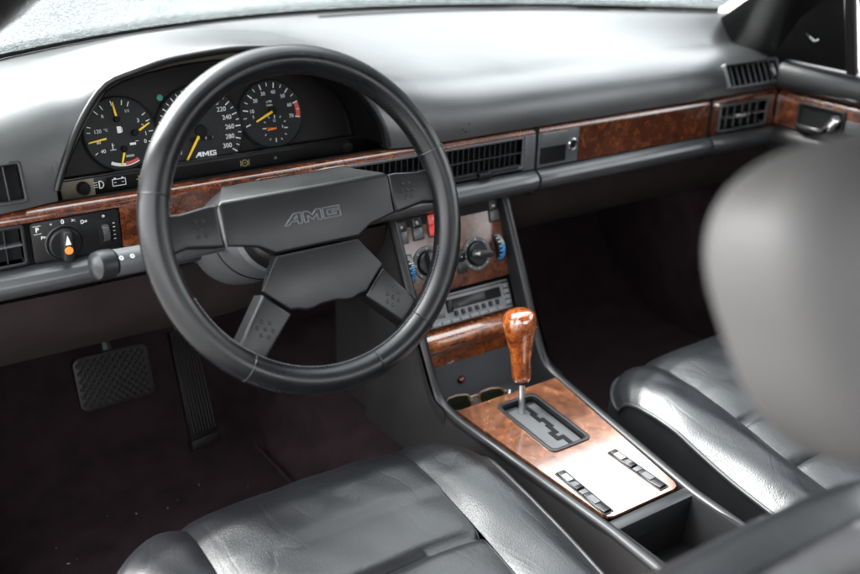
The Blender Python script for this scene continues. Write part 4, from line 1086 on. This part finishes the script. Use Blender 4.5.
B = MB(); B.prism([(-.025, 0), (.022, .004), (.021, AL), (-.020, AL)], -.010, 0, .002, M=AM); pp = part('pad', B, 'rubber', ap)
for k in range(8):
    B = MB(); x = -.0175+k*.0050; B.box(x-.0012, x+.0012, .012, AL-.004, -.001, .0030, .0008, 1, M=AM); part('rib', B, 'rubber', pp)
B = MB(); B.prism([(-.027, -.016), (.024, -.010), (.023, .006), (-.026, .002)], -.014, .004, .003, M=AM); part('foot', B, 'rubber', ap)
B = MB(); B.tube([AM @ Vector((0, AL*.7, -.01)), Vector((-.35, .30, -.20)), Vector((-.35, .40, -.15))], .006, 8); part('rod', B, 'plastic', ap)
# crumbs on the carpet
B = MB()
for k in range(34):
    x, y = random.uniform(-.62, -.26), random.uniform(-.12, .17)
    r_ = random.choice((.0006, .0006, .0008, .0013)); bmesh.ops.create_icosphere(B.bm, subdivisions=1, radius=r_, matrix=T((x, y, FLOOR+.004)) @ RZ(k) @ Matrix.Diagonal((1.9, .7, .6, 1)))
cr_ = part('crumbs', B, 'dust', None); cr_['kind'] = 'stuff'; cr_['label'] = 'pale crumbs scattered on the dark driver carpet'; cr_['category'] = 'crumbs'

# ================================================================== PASSENGER DOOR
dr = thing('passenger_door', 'dark passenger door with burl wood strip and chrome handle beside the dashboard', 'car door', (.76, -.6, -.45))
YD = np.linspace(.0, -1.35, 46)
def dcurve(y): return .7425+.010*min(1, max(0, -y)/.3)
B = MB(); B.grid([[(dcurve(y)+dx, y, z) for dx, z in ((.02, .066), (-.004, .0685), (-.012, .080), (-.012, .098), (-.004, .114), (.014, .1215), (.030, .123))] for y in YD]); part('upper_pad', B, 'vinyl', dr, ang=60)
B = MB(); B.grid([[(dcurve(y)+dx, y-.004, z) for dx, z in ((.004, .001), (-.003, .0015), (-.003, .056), (-.001, .061), (.004, .0645), (.012, .066))] for y in YD]); wd = part('wood_strip', B, 'wood', dr)
B = MB(); B.grid([[(dcurve(y)+dx, y, z) for dx, z in ((.01, .001), (-.006, -.002), (-.018, -.010), (-.022, -.022), (-.016, -.036), (.0, -.05), (.004, -.25), (-.012, -.30), (-.012, FLOOR+.05))] for y in YD]); part('lower_panel', B, 'console_vinyl', dr, ang=50)
HD = frame((.7425, -.100, .0285), (0, -1, 0), (0, 0, 1)) @ T((0, 0, 0))     # X along the door towards the rear, Z into the cabin
HZ = .0062
B = MB(); ring_prism(B, rrect(-.0480, .0480, -.0255, .0245, .006), rrect(-.0435, .0435, -.0215, .0205, .004), 0, HZ, HD, bev=.001); hb = part('handle_bezel', B, 'mid_plastic', dr)
B = MB(); B.poly([(x, y, .0035) for x, y in rrect(-.0440, .0440, -.0220, .0210, .004)], HD); part('handle_recess', B, 'matte_black', hb)
B = MB(); B.tube([HD @ Vector(p) for p in ((-.038, -.016, .008), (-.028, -.0165, .013), (.005, -.0165, .015), (.020, -.0150, .016), (.030, -.002, .015), (.036, .010, .013), (.040, .012, .008))], [.0045, .0052, .0060, .0085, .0110, .0100, .006], 12); part('handle', B, 'chrome', dr)
B = MB(); B.box(.052, .40, -.012, .012, .0025, .0055, .001, M=HD); part('trim_plate', B, 'grey_plastic', dr)
B = MB(); B.prism([(-.125, .0), (.0320, 0.0), (.0320, .150), (-.010, .150)], -.004, .006, .002, M=frame((.748, -.100, .1230), (0, -1, 0), (-.36, 0, 1))); mt = part('mirror_cover', B, 'matte_black', dr)
B = MB(); B.tube([(.735, -.040, .178), (.722, -.055, .176), (.716, -.078, .167), (.718, -.085, .170)], [.0030, .0026, .0036, .0042], 8); part('mirror_lever', B, 'chrome', dr)
B = MB(); B.lathe([(.012, 0), (.010, .012), (0, .014)], 16, frame((.742, -.055, .180), (0, -1, 0), (-.36, 0, 1))); part('lever_boot', B, 'seal', dr)
B = MB(); B.box(.136, .150, -.004, .40, -.003, .008, .002, M=frame((.748, .0, .123), (0, -1, 0), (-.36, 0, 1))); part('window_frame', B, 'seal', dr)
B = MB(); B.box(.134, .1375, -.002, .40, .006, .0105, .001, M=frame((.748, .0, .123), (0, -1, 0), (-.36, 0, 1))); part('frame_trim', B, 'chrome', dr)
B = MB(); B.poly([(.762, -.15, .12), (.762, -1.30, .12), (.610, -1.25, .48), (.610, -.50, .48), (.64, -.30, .40), (.70, -.15, .27)]); part('window_glass', B, 'glass', dr)
